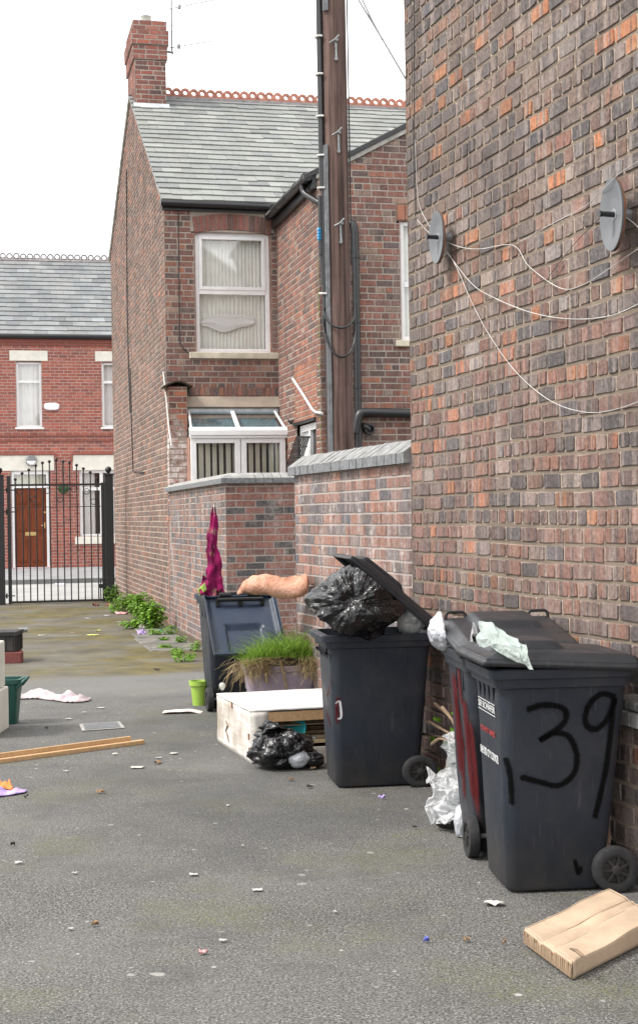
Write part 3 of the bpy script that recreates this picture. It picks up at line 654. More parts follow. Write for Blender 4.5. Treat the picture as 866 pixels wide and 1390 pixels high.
window(hb, FE, 1.18, 2.19, 4.08, 5.75, rails=(.47,), dep=.06, fw=.06, behind='net', sill=(.10, .09, .06, 'stone'))
rf = MB()
u3 = (PV*1+Z*.53).normalized(); n3 = DV.cross(u3); n3 = n3 if n3.z > 0 else -n3
slates(rf, HB(OX-.17, -OL-.05, OZ-.03), DV, u3, n3, 4.6, 3.3, .3, .21, P_SLATE)
u4 = (-PV*1+Z*.53).normalized(); n4 = DV.cross(u4); n4 = n4 if n4.z > 0 else -n4
slates(rf, HB(OX+5.67, -OL-.05, OZ-.03), DV, u4, n4, 4.6, 3.3, .3, .21, P_SLATE)
rf.build('wing_roof', [mat['slate_b'], mat['lead']], hb)
b = MB()
def slopebox(x0, x1, y0, y1, z0, z1): 
    q = lambda x, y, h: HB(OX+x, y, OZ+.05+.53*x+h)
    b.hexa([q(x0, y0, z0), q(x1, y0, z0), q(x1, y1, z0), q(x0, y1, z0), q(x0, y0, z1), q(x1, y0, z1), q(x1, y1, z1), q(x0, y1, z1)])
slopebox(-.2, 2.75, -OL-.06, -OL-.012, -.045, .02); b.build('bargeboard', mat['black_pipe'], hb)
b = MB(); slopebox(-.02, 2.75, -OL-.035, -OL-.010, -.115, -.05); b.build('verge', mat['concrete'], hb)
b = MB(); b.box((OX-.07, -OL, OZ-.20), (OX-.012, -.02, OZ-.02), 0, (1, 1, 1), lambda q: HB(*q)); b.build('fascia', mat['black_pipe'], hb)
b = MB(); b.tube([HB(OX-.14, -.15, OZ-.02), HB(OX-.14, -OL-.04, OZ-.045)], .062, 12)
for s in (.25, .9, 1.55, 2.2, 2.8): b.tube([HB(OX-.14, -s, OZ-.03), HB(OX-.14, -s-.05, OZ-.03)], .068, 12)
b.build('gutter', mat['black_pipe'], hb, smooth=50)
def arc(pts, r, n=5):
    """polyline with rounded corners"""
    pts = [V(p) for p in pts]; o = [pts[0]]
    for i in range(1, len(pts)-1):
        a, c_, d = pts[i-1], pts[i], pts[i+1]
        p = c_+(a-c_).normalized()*min(r, (a-c_).length*.45); q = c_+(d-c_).normalized()*min(r, (d-c_).length*.45)
        for k in range(n+1): t_ = k/n; o.append(p*(1-t_)**2+c_*2*t_*(1-t_)+q*t_*t_)
    o.append(pts[-1]); return o
b = MB(); b.tube(arc([HB(OX-.14, -OL+.30, OZ-.05), HB(OX-.14, -OL+.30, OZ-.2), HB(OX+.03, -OL-.06, OZ-.42), HB(OX+.10, -OL-.06, OZ-.44), HB(OX+.10, -OL-.06, .2)], .12), .042, 10)
b.build('downpipe', mat['black_pipe'], hb, smooth=50)
b = MB(); xx, zz = FE.at(480, 306); b.tube(arc([FE.P(xx-.07, zz+.02, .0), FE.P(xx-.02, zz+.02, .06), FE.P(xx, zz-.1, .07), FE.P(xx, .3, .07)], .05), .052, 10)
for z in (5.2, 4.3, 3.4): b.tube([FE.P(xx, z, .07), FE.P(xx, z+.05, .07)], .062, 10)
b.build('soil_pipe', mat['black_pipe'], hb, smooth=50)
b = MB(); x2, z2 = FE.at(490, 561); b.tube(arc([FE.P(x2-.12, z2-.28, .1), FE.P(x2-.06, z2, .1), FE.P(x2+.1, z2+.005, .1), FE.P(x2+2.2, z2-.05, .1)], .12), .066, 12); b.build('waste_pipe', mat['black_pipe'], hb, smooth=50)
b = MB(); x3, z3 = FE.at(500, 583); b.lathe([(.075, 0), (.08, .05), (.07, .09), (.05, .09), (.045, .03)], FE.P(x3, z3, 0), axis=-DV, n=16); b.tube([FE.P(x3-.1, z3+.05, .06), FE.P(x3, z3, .04)], .05, 8); b.build('waste_pipe', mat['black_pipe'], hb, smooth=50)
b = MB(); bp = [FS.P(*FS.at(u, v), .03) for u, v in ((400, 514), (412, 532), (427, 556), (432, 560), (440, 561))]
b.tube(bp, .022, 8); b.build('overflow_pipe', mat['cable_white'], hb, smooth=50)
# cables on rear wall
b = MB(); b.tube(arc([FB.P(*FB.at(242, 283), .02), FB.P(*FB.at(244, 468), .02), FB.P(*FB.at(256, 480), .03)], .1), .009, 6); b.build('cable', mat['cable_black'], hb)
b = MB(); pts = [onplane(u, v, A-PV*.02, -PV) for u, v in ((222, 505), (226, 540), (229, 575), (233, 605))]; b.tube(pts, .012, 6); b.build('cable', mat['cable_white'], hb)
b = MB()
for ln in (((172, 230), (172.5, 300), (173, 420), (175, 500), (177, 560)), ((177, 500), (179, 580), (181, 640), (196, 641))):
    b.tube([onplane(u, v, A-PV*.015, -PV) for u, v in ln], .011, 6)
b.build('cable', mat['cable_black'], hb)
# stub pier between lean-to and corner
b = MB(); fp = Fr(HB(.0, -.24), PV, -DV)
lw_ = lambda zc: P_REAR()
bricks(b, fp, 0, .29, 1.9, 3.66, .0895, P_REAR, header=0, jit=.007, joint=.013); fp2 = Fr(HB(.0, -.24), DV, -PV); bricks(b, fp2, 0, .24, 1.9, 3.66, .0895, P_REAR, header=0, jit=.006)
fp3 = Fr(HB(.285, -.24), DV, PV); bricks(b, fp3, 0, .24, 1.9, 3.66, .0895, P_REAR, header=0, jit=.006)
b.build('pier', [mat['limewash'], mat['mortar_gable']], hb)
b = MB(); 
b.grid(8, 4, lambda i, j: HB(-.07+.43*i, -.31+.33*j, 3.655+.085*math.sin(PI*i)+.012*N.noise(V((i*5, j*5, 0)))+.0)); b.build('pier_cap', mat['soil'], hb, solid=.03, smooth=60)

# television aerial on the chimney
AP = HB(.70, 4.15)
ae = thing('tv_aerial', 'thin television aerial with two long yagi arms on a chimney pole', 'aerial', (AP.x, AP.y, 10.0))
ya = AP.y
b = MB(); p0, p1 = D(234, 71, ya), D(232.5, -25, ya); b.tube([p0, p1], .016, 8); b.tube([D(227, 70, ya), D(236, 72, ya)], .022, 8); b.build('mast', mat['steel'], ae)
for (u0, v0, u1, v1) in ((230, 12, 300, -2), (232, 65, 288, 56)):
    b = MB(); q0, q1 = D(u0, v0, ya), D(u1, v1, ya-.5); b.tube([q0, q1], .008, 6)
    for i in range(13):
        c_ = q0.lerp(q1, .14+.86*i/12); b.tube([c_-V((.0, .10, .02)), c_+V((.0, .10, .02))], .005, 5)
    c_ = q0.lerp(q1, .2); b.tube([c_-Z*.035, c_+Z*.04], .03, 8)
    for sg in (-1, 1): b.tube([q0, q0+V((-.02, sg*.1, .07*sg))], .006, 5)
    b.build('aerial_arm', mat['steel'], ae)

# glazed lean-to
lt = thing('glazed_porch', 'white plastic lean-to porch with glass roof and vertical blinds at the rear window', 'porch', HB(1.03, -.35))
TL, TR, BZ = (.33, 3.32), (1.70, 3.32), 2.94
LP = .62
rl = lambda i, j, h=0.0: HB(.33-.06*j+(1.37+.12*j)*i, -.02-LP*j, 3.30-(3.30-BZ-.02)*j+h)
b = MB()
for i in (0.0, .5, 1.0):
    a_, c_ = max(0, i-.022), min(1, i+.022)
    b.hexa([rl(a_, 0), rl(c_, 0), rl(c_, 1), rl(a_, 1), rl(a_, 0, .035), rl(c_, 0, .035), rl(c_, 1, .035), rl(a_, 1, .035)])
b.hexa([rl(-.01, .95, -.03), rl(1.02, .95, -.03), rl(1.02, 1.06, -.05), rl(-.01, 1.06, -.05), rl(-.01, .95, .045), rl(1.02, .95, .045), rl(1.02, 1.06, .03), rl(-.01, 1.06, .03)])
b.hexa([rl(-.01, .98, -.10), rl(1.02, .98, -.10), rl(1.02, 1.03, -.10), rl(-.01, 1.03, -.10), rl(-.01, .98, -.05), rl(1.02, .98, -.05), rl(1.02, 1.03, -.07), rl(-.01, 1.03, -.07)])
b.build('roof_frame', mat['upvc'], lt, bevel=.006)
b = MB(); b.quad(rl(.01, 0, .02), rl(.99, 0, .02), rl(.99, .95, .02), rl(.01, .95, .02)); b.build('roof_glass', mat['roofglass'], lt)
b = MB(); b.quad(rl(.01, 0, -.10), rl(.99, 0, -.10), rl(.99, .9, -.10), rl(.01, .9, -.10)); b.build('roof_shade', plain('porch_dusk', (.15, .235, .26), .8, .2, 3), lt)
b = MB(); b.hexa([HB(.24, -.09, 3.36), HB(1.78, -.09, 3.36), HB(1.78, -.01, 3.36), HB(.24, -.01, 3.36), HB(.24, -.03, 3.53), HB(1.78, -.03, 3.53), HB(1.78, -.007, 3.53), HB(.24, -.007, 3.53)]); b.build('cement_fillet', mat['mortar_gable'], lt, bevel=.01)
b = MB(); b.hexa([rl(-.05, -.03, -.02), rl(1.03, -.03, -.02), rl(1.03, .07, -.02), rl(-.05, .07, -.02), rl(-.05, -.03, .07), rl(1.03, -.03, .07), rl(1.03, .07, .05), rl(-.05, .07, .05)]); b.build('flashing', mat['lead'], lt)
FL = Fr(HB(0, -LP+.02), PV, -DV)
window(lt, FL, .28, 1.04, 1.5, 2.86, dep=-.02, fw=.085, behind='vblind'); window(lt, FL, 1.05, 1.74, 1.5, 2.86, dep=-.02, fw=.085, behind='vblind')
b = MB(); fb2 = Fr(HB(.26, -LP+.03), PV, -DV); bricks(b, fb2, 0, 1.5, -.05, 1.5, .0895, P_REAR, header=0); b.build('dwarf_wall', [mat['brick_rear'], mat['mortar_rear']], lt)
# side door of the wing and the open security grille
b = MB()
bar(b, FS, 1.36, 1.44, 0, 2.98, -.12, -.05); bar(b, FS, 2.53, 2.61, 0, 2.98, -.12, -.05); bar(b, FS, 1.44, 2.53, 2.88, 2.98, -.12, -.05); bar(b, FS, 1.95, 2.02, 0, 2.88, -.12, -.05); bar(b, FS, 1.44, 1.95, 0, 2.88, -.13, -.09)
dr = b.build('side_door', mat['upvc'], hb, bevel=.005)
b = MB(); b.quad(FS.P(2.02, 0, -.1), FS.P(2.53, 0, -.1), FS.P(2.53, 2.88, -.1), FS.P(2.02, 2.88, -.1)); b.build('pane', mat['room'], dr)
gr = thing('security_grille', 'black iron security grille hanging open at the wing side door', 'grille', FS.P(1.5, 1.5, .1))
b = MB(); h0 = FS.P(1.30, 0, .04); gd = (-PV*.30-DV*.30); 
gp = lambda a, z: h0+gd*a+Z*z
gq = lambda u, v, d=.10: FS.P(*FS.at(u, v, d), d)
for i in range(8): b.tube([gq(403+2.4*i, 592), gq(389+2.5*i, 634)], .011, 5)
for t_ in (.04, .34, .66, .95): b.tube([gq(403-14*t_, 592+42*t_, .11), gq(421-13*t_, 592+42*t_, .11)], .010, 5)
b.build('grille_bars', mat['black_metal'], gr)
b = MB(); 
for k in range(3): b.tube([FS.P(1.22+.05*k, 3.03+.02*k, .05), FS.P(1.45+.06*k, 3.06-.02*k, .14)], .018, 6)
b.box((1.2, 0, 2.99), (2.66, .03, 3.03), 0, (1, 1, 1), FS.T()); b.build('top_bracket', mat['black_metal'], gr)

# ------------------------------------------------------------------ far yard wall (L shaped)
cu = onplane(308, 800, A, -PV); CE2 = (cu-A).dot(DV)
C = HB(0, CE2); fyw = thing('yard_wall', 'L shaped red and dark brick yard wall under flat pale copings beside the end house', 'wall', HB(.5, CE2*.6))
f1 = Fr(C, DV, -PV); f2 = Fr(C, PV, -DV); L1 = -CE2-.001; ZF = 2.05
b = MB(); bricks(b, f1, 0, L1, -.05, ZF, .0825, P_YARD, header=0, jit=.003, joint=.01, proud=.006); b.build('wall', [mat['brick_yard2'], mat['mortar_yard']], fyw)
b = MB(); bricks(b, f2, 0, 2.0, -.05, ZF, .0825, P_YARD3, header=0, jit=.002, joint=.009, proud=.004); b.quad(HB(.22, CE2+.22, 0), HB(.22, -.02, 0), HB(.22, -.02, ZF), HB(.22, CE2+.22, ZF), 1); b.build('wall', [mat['brick_yard3'], mat['mortar_yard']], fyw)
b = MB(); b.box((-.005, -.03, -.02), (.05, .03, ZF-.01), 0, (1, 1, 1), lambda q: HB(*q)); b.build('straight_joint', mat['cheek'], fyw)
b = MB()
def cop(fr, s0, s1, unit, mit0=False):
    x = s0
    while x < s1-.02:
        e = min(x+unit, s1)-.006; z = ZF
        sec = [(.055, z), (.055, z+.062), (-.07, z+.125), (-.15, z+.125), (-.28, z+.06), (-.28, z)]
        def pp(s, q): return fr.P(s, q[1], q[0])
        m = lambda q: (-q[0] if (mit0 and x == s0) else x)
        A_ = [pp(m(q), q) for q in sec]; B_ = [pp(e, q) for q in sec]; v_ = A_+B_
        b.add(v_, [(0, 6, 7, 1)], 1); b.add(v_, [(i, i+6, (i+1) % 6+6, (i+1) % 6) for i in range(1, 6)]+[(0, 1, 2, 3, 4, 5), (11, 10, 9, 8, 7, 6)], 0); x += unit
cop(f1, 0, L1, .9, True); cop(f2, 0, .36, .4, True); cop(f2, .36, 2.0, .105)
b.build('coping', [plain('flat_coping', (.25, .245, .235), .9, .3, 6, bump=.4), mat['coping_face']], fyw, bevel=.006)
# ------------------------------------------------------------------ red terrace across the street
LO = V((-8.7, 40, 0)); FLH = Fr(LO, PV, -DV); LH = lambda a, d, z: FLH.P(a, z, d)
lh = thing('terraced_house', 'bright red brick terraced house with slate roof and brown door across the street', 'house', LO+Z*.25)
WIN = [(.54, 1.22, 4.18, 5.97), (2.85, 3.53, 4.18, 5.97), (-1.77, -1.09, 4.18, 5.97), (5.2, 5.9, 4.18, 5.97)]
holes = list(WIN)+[(.36, 1.38, .3, 3.0), (2.2, 3.4, 1.16, 3.0), (-.15+.0, -.1, 0, 0)]
for x0, x1, z0, z1 in WIN: holes.append((x0-.17, x1+.17, z1+.03, z1+.31))
holes += [(-1.2, 1.52, 3.0, 3.42), (2.03, 3.58, 3.0, 3.42)]
b = MB(); bricks(b, FLH, -4, 9, .0, 6.62, .0845, P_RED, holes=holes, header=0, stretch=.232, jit=.002, joint=.009, proud=.004)
bar(b, FLH, -4, 9, 6.42, 6.50, 0, .035, 0, (.30, .075, .055)); bar(b, FLH, -4, 9, 6.50, 6.60, .0, .06, 0, (.33, .085, .06)); bar(b, FLH, -4, 9, 3.93, 3.975, 0, .03, 0, (.28, .075, .055)); bar(b, FLH, -4, 9, 3.80, 3.83, 0, .02, 0, (.28, .075, .055))
bar(b, FLH, -1.25, 1.57, 3.43, 3.48, -.01, .045, 0, (.36, .10, .07)); bar(b, FLH, 1.53, 1.58, 3.28, 3.43, -.01, .045, 0, (.36, .10, .07)); bar(b, FLH, 1.98, 3.63, 3.43, 3.48, -.01, .045, 0, (.36, .10, .07)); bar(b, FLH, 1.97, 2.02, 3.28, 3.43, -.01, .045, 0, (.36, .10, .07))
b.quad(LH(-4, -8, 0), LH(9, -8, 0), LH(9, -8, 6.6), LH(-4, -8, 6.6), 1)
for s in (-4, 9): b.add([LH(s, 0, 0), LH(s, -8, 0), LH(s, -8, 6.6), LH(s, -4, 9.2), LH(s, 0, 6.6)], [(0, 1, 2, 3, 4)], 1)
b.build('wall', [mat['brick_red'], mat['mortar_red']], lh)
for (x0, x1, z0, z1) in [(a-.17, b2+.17, d+.03, d+.31) for a, b2, c_, d in WIN]+[(-1.2, 1.52, 3.0, 3.42), (2.03, 3.58, 3.0, 3.42)]:
    b = MB(); bar(b, FLH, x0, x1, z0, z1, -.1, .012); b.build('lintel', mat['paint_stone'], lh, bevel=.006)
for i, (x0, x1, z0, z1) in enumerate(WIN): window(lh, FLH, x0, x1, z0, z1, rails=(.70,), dep=.07, fw=.06, behind='net2', sill=(.05, .05, .05, 'upvc'), cheek='cheek')
window(lh, FLH, 2.2, 3.4, 1.17, 3.0, rails=(.72,), mulls=(.5,), dep=.07, fw=.075, behind='curtains', sill=(.14, .2, .06, 'paint_stone'))
b = MB(); bar(b, FLH, .37, .44, .36, 2.99, -.14, -.04); bar(b, FLH, 1.30, 1.37, .36, 2.99, -.14, -.04); bar(b, FLH, .44, 1.30, 2.90, 2.99, -.14, -.04); bar(b, FLH, .44, 1.30, 2.53, 2.62, -.14, -.04)
df = b.build('door_frame', mat['upvc'], lh, bevel=.005)
b = MB(); b.quad(LH(.44, -.1, 2.62), LH(1.3, -.1, 2.62), LH(1.3, -.1, 2.9), LH(.44, -.1, 2.9)); b.build('fanlight', mat['glass'], df)
b = MB(); wavy(b, FLH, .44, 1.3, 2.62, 2.9, -.2, .02, .08); b.build('net_curtain', mat['blind'], df)
b = MB(); bar(b, FLH, .44, 1.30, .38, 2.53, -.13, -.09)
for x0, x1 in ((.50, .84), (.90, 1.24)):
    for z0, z1 in ((.50, 1.22), (1.34, 1.98), (2.08, 2.44)):
        bar(b, FLH, x0, x1, z0, z1, -.10, -.072); bar(b, FLH, x0+.05, x1-.05, z0+.05, z1-.05, -.09, -.06)
dd = b.build('door', mat['door_wood'], lh, bevel=.012)
b = MB(); bar(b, FLH, .72, 1.03, 1.23, 1.33, -.09, -.065); b.build('letterbox', mat['brass'], dd)
b = MB(); b.tube([LH(1.25, -.06, 1.42), LH(1.25, -.06, 1.58)], .018, 6); b.tube([LH(1.25, -.04, 1.5), LH(1.15, -.04, 1.5)], .012, 6); b.build('door_handle', mat['brass'], dd); b = MB(); b.lathe([(.03, 0), (.03, .03)], LH(1.25, -.09, 1.86), axis=-DV); b.build('door_lock', mat['brass'], dd)
b = MB(); bar(b, FLH, .36, 1.4, .2, .37, -.1, .18); b.build('doorstep', plain('step_pink', (.42, .30, .30), .85, .15, 5), lh, bevel=.01)
b = MB(); b.lathe([(.15, 0), (.15, .07), (.13, .10)], LH(.91, 0.012, 3.27), axis=-DV, n=20); b2 = b.build('wall_lamp', mat['steel'], lh, smooth=40)
b = MB()
b.add([LH(.91+.125*math.cos(PI+PI*k/12), .115, 3.265+.125*math.sin(PI+PI*k/12)) for k in range(13)]+[LH(.91+.10*math.cos(PI+PI*k/12), .15, 3.265+.10*math.sin(PI+PI*k/12)) for k in range(13)], [(k, k+1, k+14, k+13) for k in range(12)]+[tuple(range(13, 26))]); b.build('diffuser', mat['upvc'], b2)
b = MB(); e = [(.21*math.copysign(abs(math.cos(w))**.8, math.cos(w)), .105*math.copysign(abs(math.sin(w))**.55, math.sin(w))) for w in [2*PI*k/20 for k in range(20)]]
b.loft([[LH(1.48+x*s, d, 4.75+z*s) for x, z in e] for s, d in ((1, .0), (1, .05), (.86, .09))]); b.build('alarm_box', mat['upvc'], lh, smooth=40)
rf = MB(); upl = (-(-DV)*4.15+Z*2.75).normalized(); upl = (DV*4.15+Z*2.75).normalized(); nl = PV.cross(upl); nl = nl if nl.z > 0 else -nl
slates(rf, LH(-4, .18, 6.66), PV, upl, nl, 13, 4.98, .36, .29, P_SLATEL, .014)
upb = (-DV*4.15+Z*2.75).normalized(); nb = PV.cross(upb); nb = nb if nb.z > 0 else -nb
rf.quad(LH(-4, -8.15, 6.66), LH(9, -8.15, 6.66), LH(9, -3.98, 9.40), LH(-4, -3.98, 9.40), 1)
rf.build('roof', [mat['slate_l'], mat['lead']], lh)
b = MB(); b.tube([LH(-4, -3.98, 9.41), LH(9, -3.98, 9.41)], .07, 8); b.build('ridge_base', mat['ridge_grey'], lh)
b = MB(); b.hexa([LH(-4, -3.95, 9.42), LH(9, -3.95, 9.42), LH(9, -4.01, 9.42), LH(-4, -4.01, 9.42), LH(-4, -3.95, 9.50), LH(9, -3.95, 9.50), LH(9, -4.01, 9.50), LH(-4, -4.01, 9.50)]); crest(b, LH(-4, -3.98, 9.49), LH(9, -3.98, 9.49), .20, .10, .055, .03, DV); b.build('ridge_crest', mat['ridge_grey'], lh, smooth=40)
b = MB(); b.tube([LH(-4, .16, 6.66), LH(9, .16, 6.66)], .065, 10); bar(b, FLH, -4, 9, 6.59, 6.70, .062, .10); b.build('gutter', mat['black_pipe'], lh, smooth=40)
tb = thing('topiary_ball', 'round green artificial topiary ball hanging from a bracket on the red house', 'hanging plant', LH(1.75, .15, 2.5))
b = MB()
for i in range(420):
    d = V((R.gauss(0, 1), R.gauss(0, 1), R.gauss(0, 1))).normalized(); c_ = LH(1.75, .17, 2.5)+d*R.uniform(.10, .145)
    a_ = d.orthogonal().normalized()*.03; e_ = d.cross(a_); w_ = R.random()*PI; a2 = a_*math.cos(w_)+e_*math.sin(w_); k = R.uniform(.6, 1.3)
    b.quad(c_-a2*.6, c_+d*.02-e_*.5, c_+a2*.6+d*.015, c_+d*.02+e_*.5, 0, (k, k, k))
b.build('foliage', mat['ball'], tb)
b = MB(); b.tube([LH(1.75, .17, 2.62), LH(1.75, .17, 3.0)], .008, 5); b.tube([LH(1.75, .17, 3.0), LH(1.75, .0, 3.02)], .012, 5); b.tube([LH(1.75, .01, 3.12), LH(1.75, .01, 2.85)], .012, 5); b.build('bracket', mat['black_metal'], tb)

# ------------------------------------------------------------------ alley gate
GO = G(150, 817); FGt = Fr(GO, PV, -DV)
def gx(u, v): return FGt.P(*FGt.at(u, v))
def gatepost(u, label):
    x, _ = FGt.at(u, 740); p = thing('gate_post', label, 'post', FGt.P(x, 0), math.atan2(PV.y, PV.x), 'black posts of the alley gate')
    b = MB(); b.box((-.085, -.085, -.05), (.085, .085, 2.52)); b.box((-.1, -.1, 2.52), (.1, .1, 2.545)); b.build('shaft', mat['black_metal'], p, local=True, bevel=.008)
    b = MB(); b.lathe([(.035, 0), (.03, .03), (.055, .055), (.066, .09), (.055, .125), (.02, .148)], (0, 0, 2.545), n=14); b.build('finial', mat['black_metal'], p, local=True, smooth=60)
gatepost(149, 'black square gate post with ball finial against the brown gable end'); gatepost(1, 'black square gate post at the left edge with gate hinges on it')
mg = thing('metal_gate', 'black iron bar gate with arched ball topped bars closing the alley', 'gate', FGt.P(-1, 0))
top = lambda u: 0
b = MB()
us = [21.3, 30.5, 39.7, 49, 58.2, 67.5, 76.7, 86, 94.8, 104.4, 113.7, 122.9, 132.2]; vs_ = [651.8, 643.4, 638.8, 632.9, 629.2, 627.4, 625, 627.4, 628.7, 632.3, 637, 642, 650.3]
zb = FGt.at(80, 816)[1]; bx = []
for u, v in zip(us, vs_):
    x, z = FGt.at(u, v); bx.append(x); q = MB(); q.tube([FGt.P(x, zb), FGt.P(x, z)], .0125, 8)
    q.lathe([(.012, -.02), (.03, 0), (.034, .018), (.02, .04)], FGt.P(x, z), n=8); q.build('bar', mat['black_metal'], mg, smooth=50)
xl, xr = FGt.at(13, 700)[0], bx[-1]+.11
for z, h in ((zb, .022), (FGt.at(80, 658)[1], .02), (FGt.at(80, 688)[1], .006)):
    q = MB(); bar(q, FGt, xl, xr, z-h, z+h, -.018, .018); q.build('rail', mat['black_metal'], mg)
for x, z1 in ((xl, FGt.at(12, 646)[1]), (xr, FGt.at(141, 655)[1])):
    q = MB(); bar(q, FGt, x-.035, x+.035, zb-.03, z1, -.03, .03); q.build('stile', mat['black_metal'], mg)
for u, v in ((64.5, 666), (45.6, 677.5), (82.2, 678.5), (100.7, 664), (127.5, 681), (27, 667), (118, 667)):
    x, z = FGt.at(u, v); q = MB(); q.tube([FGt.P(x+.056*math.cos(w), z+.056*math.sin(w)) for w in [2*PI*k/16 for k in range(17)]], .008, 6, cap=False); q.build('ring', mat['black_metal'], mg, smooth=60)
for v in (665.5, 695, 809):
    x, z = FGt.at(10, v); q = MB(); q.tube([FGt.P(x-.1, z), FGt.P(x+.16, z)], .013, 6); q.tube([FGt.P(x, z-.05), FGt.P(x, z+.05)], .018, 6); q.build('hinge', mat['black_metal'], mg)
x, z = FGt.at(139, 794); q = MB(); bar(q, FGt, x-.06, x+.09, z-.06, z+.02, -.03, .06); q.tube([FGt.P(x-.03, z+.12, .05), FGt.P(x-.03, .02, .05)], .012, 6); q.tube([FGt.P(x-.03, z+.12, .05), FGt.P(x+.1, z+.12, .05)], .01, 6); q.build('latch', mat['black_metal'], mg)

# ------------------------------------------------------------------ telegraph pole
PY = 15.0; pb = D(463, 610, PY); pt = D(452, 0, PY); pdir = (pt-pb)/(pt.z-pb.z)
PP = lambda z: V((pb.x+pdir.x*(z-pb.z), PY, z))
tp = thing('telegraph_pole', 'weathered dark wooden telegraph pole rising behind the yard wall', 'pole', PP(0))
b = MB(); zs = [0, 1, 2, 3, 4, 5, 6, 7, 8, 8.6]
rings = []
for z in [k*.25 for k in range(35)]:
    r_ = .137-.0018*z
    rings.append([PP(z)+V((math.cos(w), math.sin(w), 0))*r_*(1+.03*N.noise(V((math.cos(w)*2, math.sin(w)*2, z*.3)))) for w in [2*PI*k/28 for k in range(28)]])
b.loft(rings); b.build('shaft', mat['pole'], tp, smooth=60)
b = MB()                                                                  # galvanised cable guard on the pole's left front
def front(z, ang, r=.143): w = math.radians(ang); return PP(z)+V((math.sin(w)*r, -math.cos(w)*r, 0))
for z0, z1, an in ((2.1, 5.4, -48), (6.75, 7.2, -35)):
    for k in range(3):
        b.tube([front(z0+(z1-z0)*i/8, an+(k-1)*9) for i in range(9)], .011, 6)
b.build('cable_guard', plain('guard_grey', (.16, .165, .175), .6, .35, 14), tp, smooth=60)
b = MB(); b.tube([front(z, -78, .155) for z in (8.3, 7.3, 6.5, 6, 5.4, 4.95)], .024, 8); b.tube([front(z, -66, .15) for z in (8.3, 6.8, 5.6, 5, 4.2, 3.75)], .016, 8)
b.tube([front(z, 82, .142) for z in (8.3, 7.2, 6, 5, 4.2)], .008, 6)
b.tube([front(4.9, -80, .165), front(4.55, -80, .165)], .03, 10); b.tube([front(4.55, -80, .165), front(4.3, -80, .16)], .036, 10); b.tube([front(4.3, -80, .16), front(4.0, -76, .155)], .024, 8); b.tube([front(4.0, -76, .155), front(3.5, -70, .15)], .018, 8)
lp = []
for i in range(25):
    a = -78+160*i/24; lp.append(front(3.78-.22*math.sin(PI*i/24)*1-.05*i/24, a, .158+.03*math.sin(PI*i/24)))
b.tube(lp, .012, 6)
lp = [front(3.7-.46*math.sin(PI*min(1, i/20*.95)), -80+165*i/20, .165+.03*math.sin(PI*i/20)) for i in range(21)]
b.tube(lp, .011, 6); b.build('cable', mat['cable_black'], tp, smooth=60)
b = MB()
for v in (52, 103, 160, 213, 257, 400):
    z = D(440, v, PY).z; b.tube([front(z+.012, -112, .175), front(z+.012, -86, .188), front(z, -60, .175), front(z-.005, -50, .152)], .012, 6)
b.build('cable_tie', mat['cable_white'], tp)
b = MB(); z = D(436, 318, PY).z
for k in range(4): b.tube([front(z+.05-.03*k, -88, .185), front(z+.03-.03*k, -70, .185)], .022, 6)
b.build('blue_tape', mat['blue_tape'], tp)
for v, an in ((62, 8), (186, 12), (308, 14)):
    z = D(456, v, PY).z; b = MB(); b.tube([front(z+.02, an, .142), front(z-.17, an+1, .140)], .012, 6); b.tube([front(z-.02, an-24, .16), front(z+.0, an-6, .19), front(z+.05, an+8, .19)], .009, 6); b.tube([front(z, an, .14), front(z, an, .2)], .016, 6); b.lathe([(.018, 0), (.018, .02)], front(z-.18, an, .140), axis=V((0, -1, 0)), n=8)
    b.build('pole_step', mat['steel'], tp)
for (u0, v0, u1, v1, lb) in ((486, 0, 557, 121, 'dark overhead wire from the telegraph pole to the tall brick house, upper of two'), (489, -8, 520, 55, 'short dark overhead wire branching from the longer pole wire')):
    if v1 > 100: p0 = D(430, -100, PY) ; p1 = D(562, 127, 9.9); q0 = D(484, -4, 12.6); q1 = D(520, 55, 11.3); pts = [PP(8.3), q0, q1, p1]
    else: pts = [PP(8.2)+V((.1, 0, 0)), D(489, -6, 12.5), D(505, 28, 11.8), D(519, 54, 11.31)]
    b = MB(); b.tube(pts, .007, 6); free('overhead_wire', b, mat['cable_black'], lb, 'wire', pts[1])

# ------------------------------------------------------------------ dishes and cables on the flank
def dish(u, v, hh, ww, label):
    c_ = onplane(u, v, FR.P(0, 0, .09), WN); p = thing('satellite_dish', label, 'satellite dish', c_)
    b = MB(); n = 32
    def ring(s, d): return [c_+WV*(ww*s*math.cos(2*PI*k/n))+Z*(hh*s*math.sin(2*PI*k/n))+WN*d for k in range(n)]
    b.loft([ring(.97, -.012), ring(1.0, -.004), ring(1.0, .004), ring(.95, .004), ring(.7, -.006), ring(.4, -.014), ring(.05, -.018)])
    b.build('reflector', mat['dish'], p, smooth=35)
    b = MB(); b.loft([ring(1.012, -.014), ring(1.016, -.006), ring(.9, -.02)]); b.build('rim', mat['rust'], p)
    b = MB(); b.tube([c_-WN*.02+Z*.0, c_+WN*.045, c_+WN*.065], [.014, .012, .016], 10); b.build('feed_arm', mat['black_pipe'], p, smooth=50)
    b = MB(); b.tube([c_-WN*.10, c_-WN*.01], .028, 8); b.build('bracket', mat['steel'], p); return c_
d1 = dish(592, 322, .158, .112, 'small grey oval satellite dish near the far end of the brick flank')
d2 = dish(829.5, 291, .168, .108, 'larger looking grey oval satellite dish at the right edge of the brick flank')
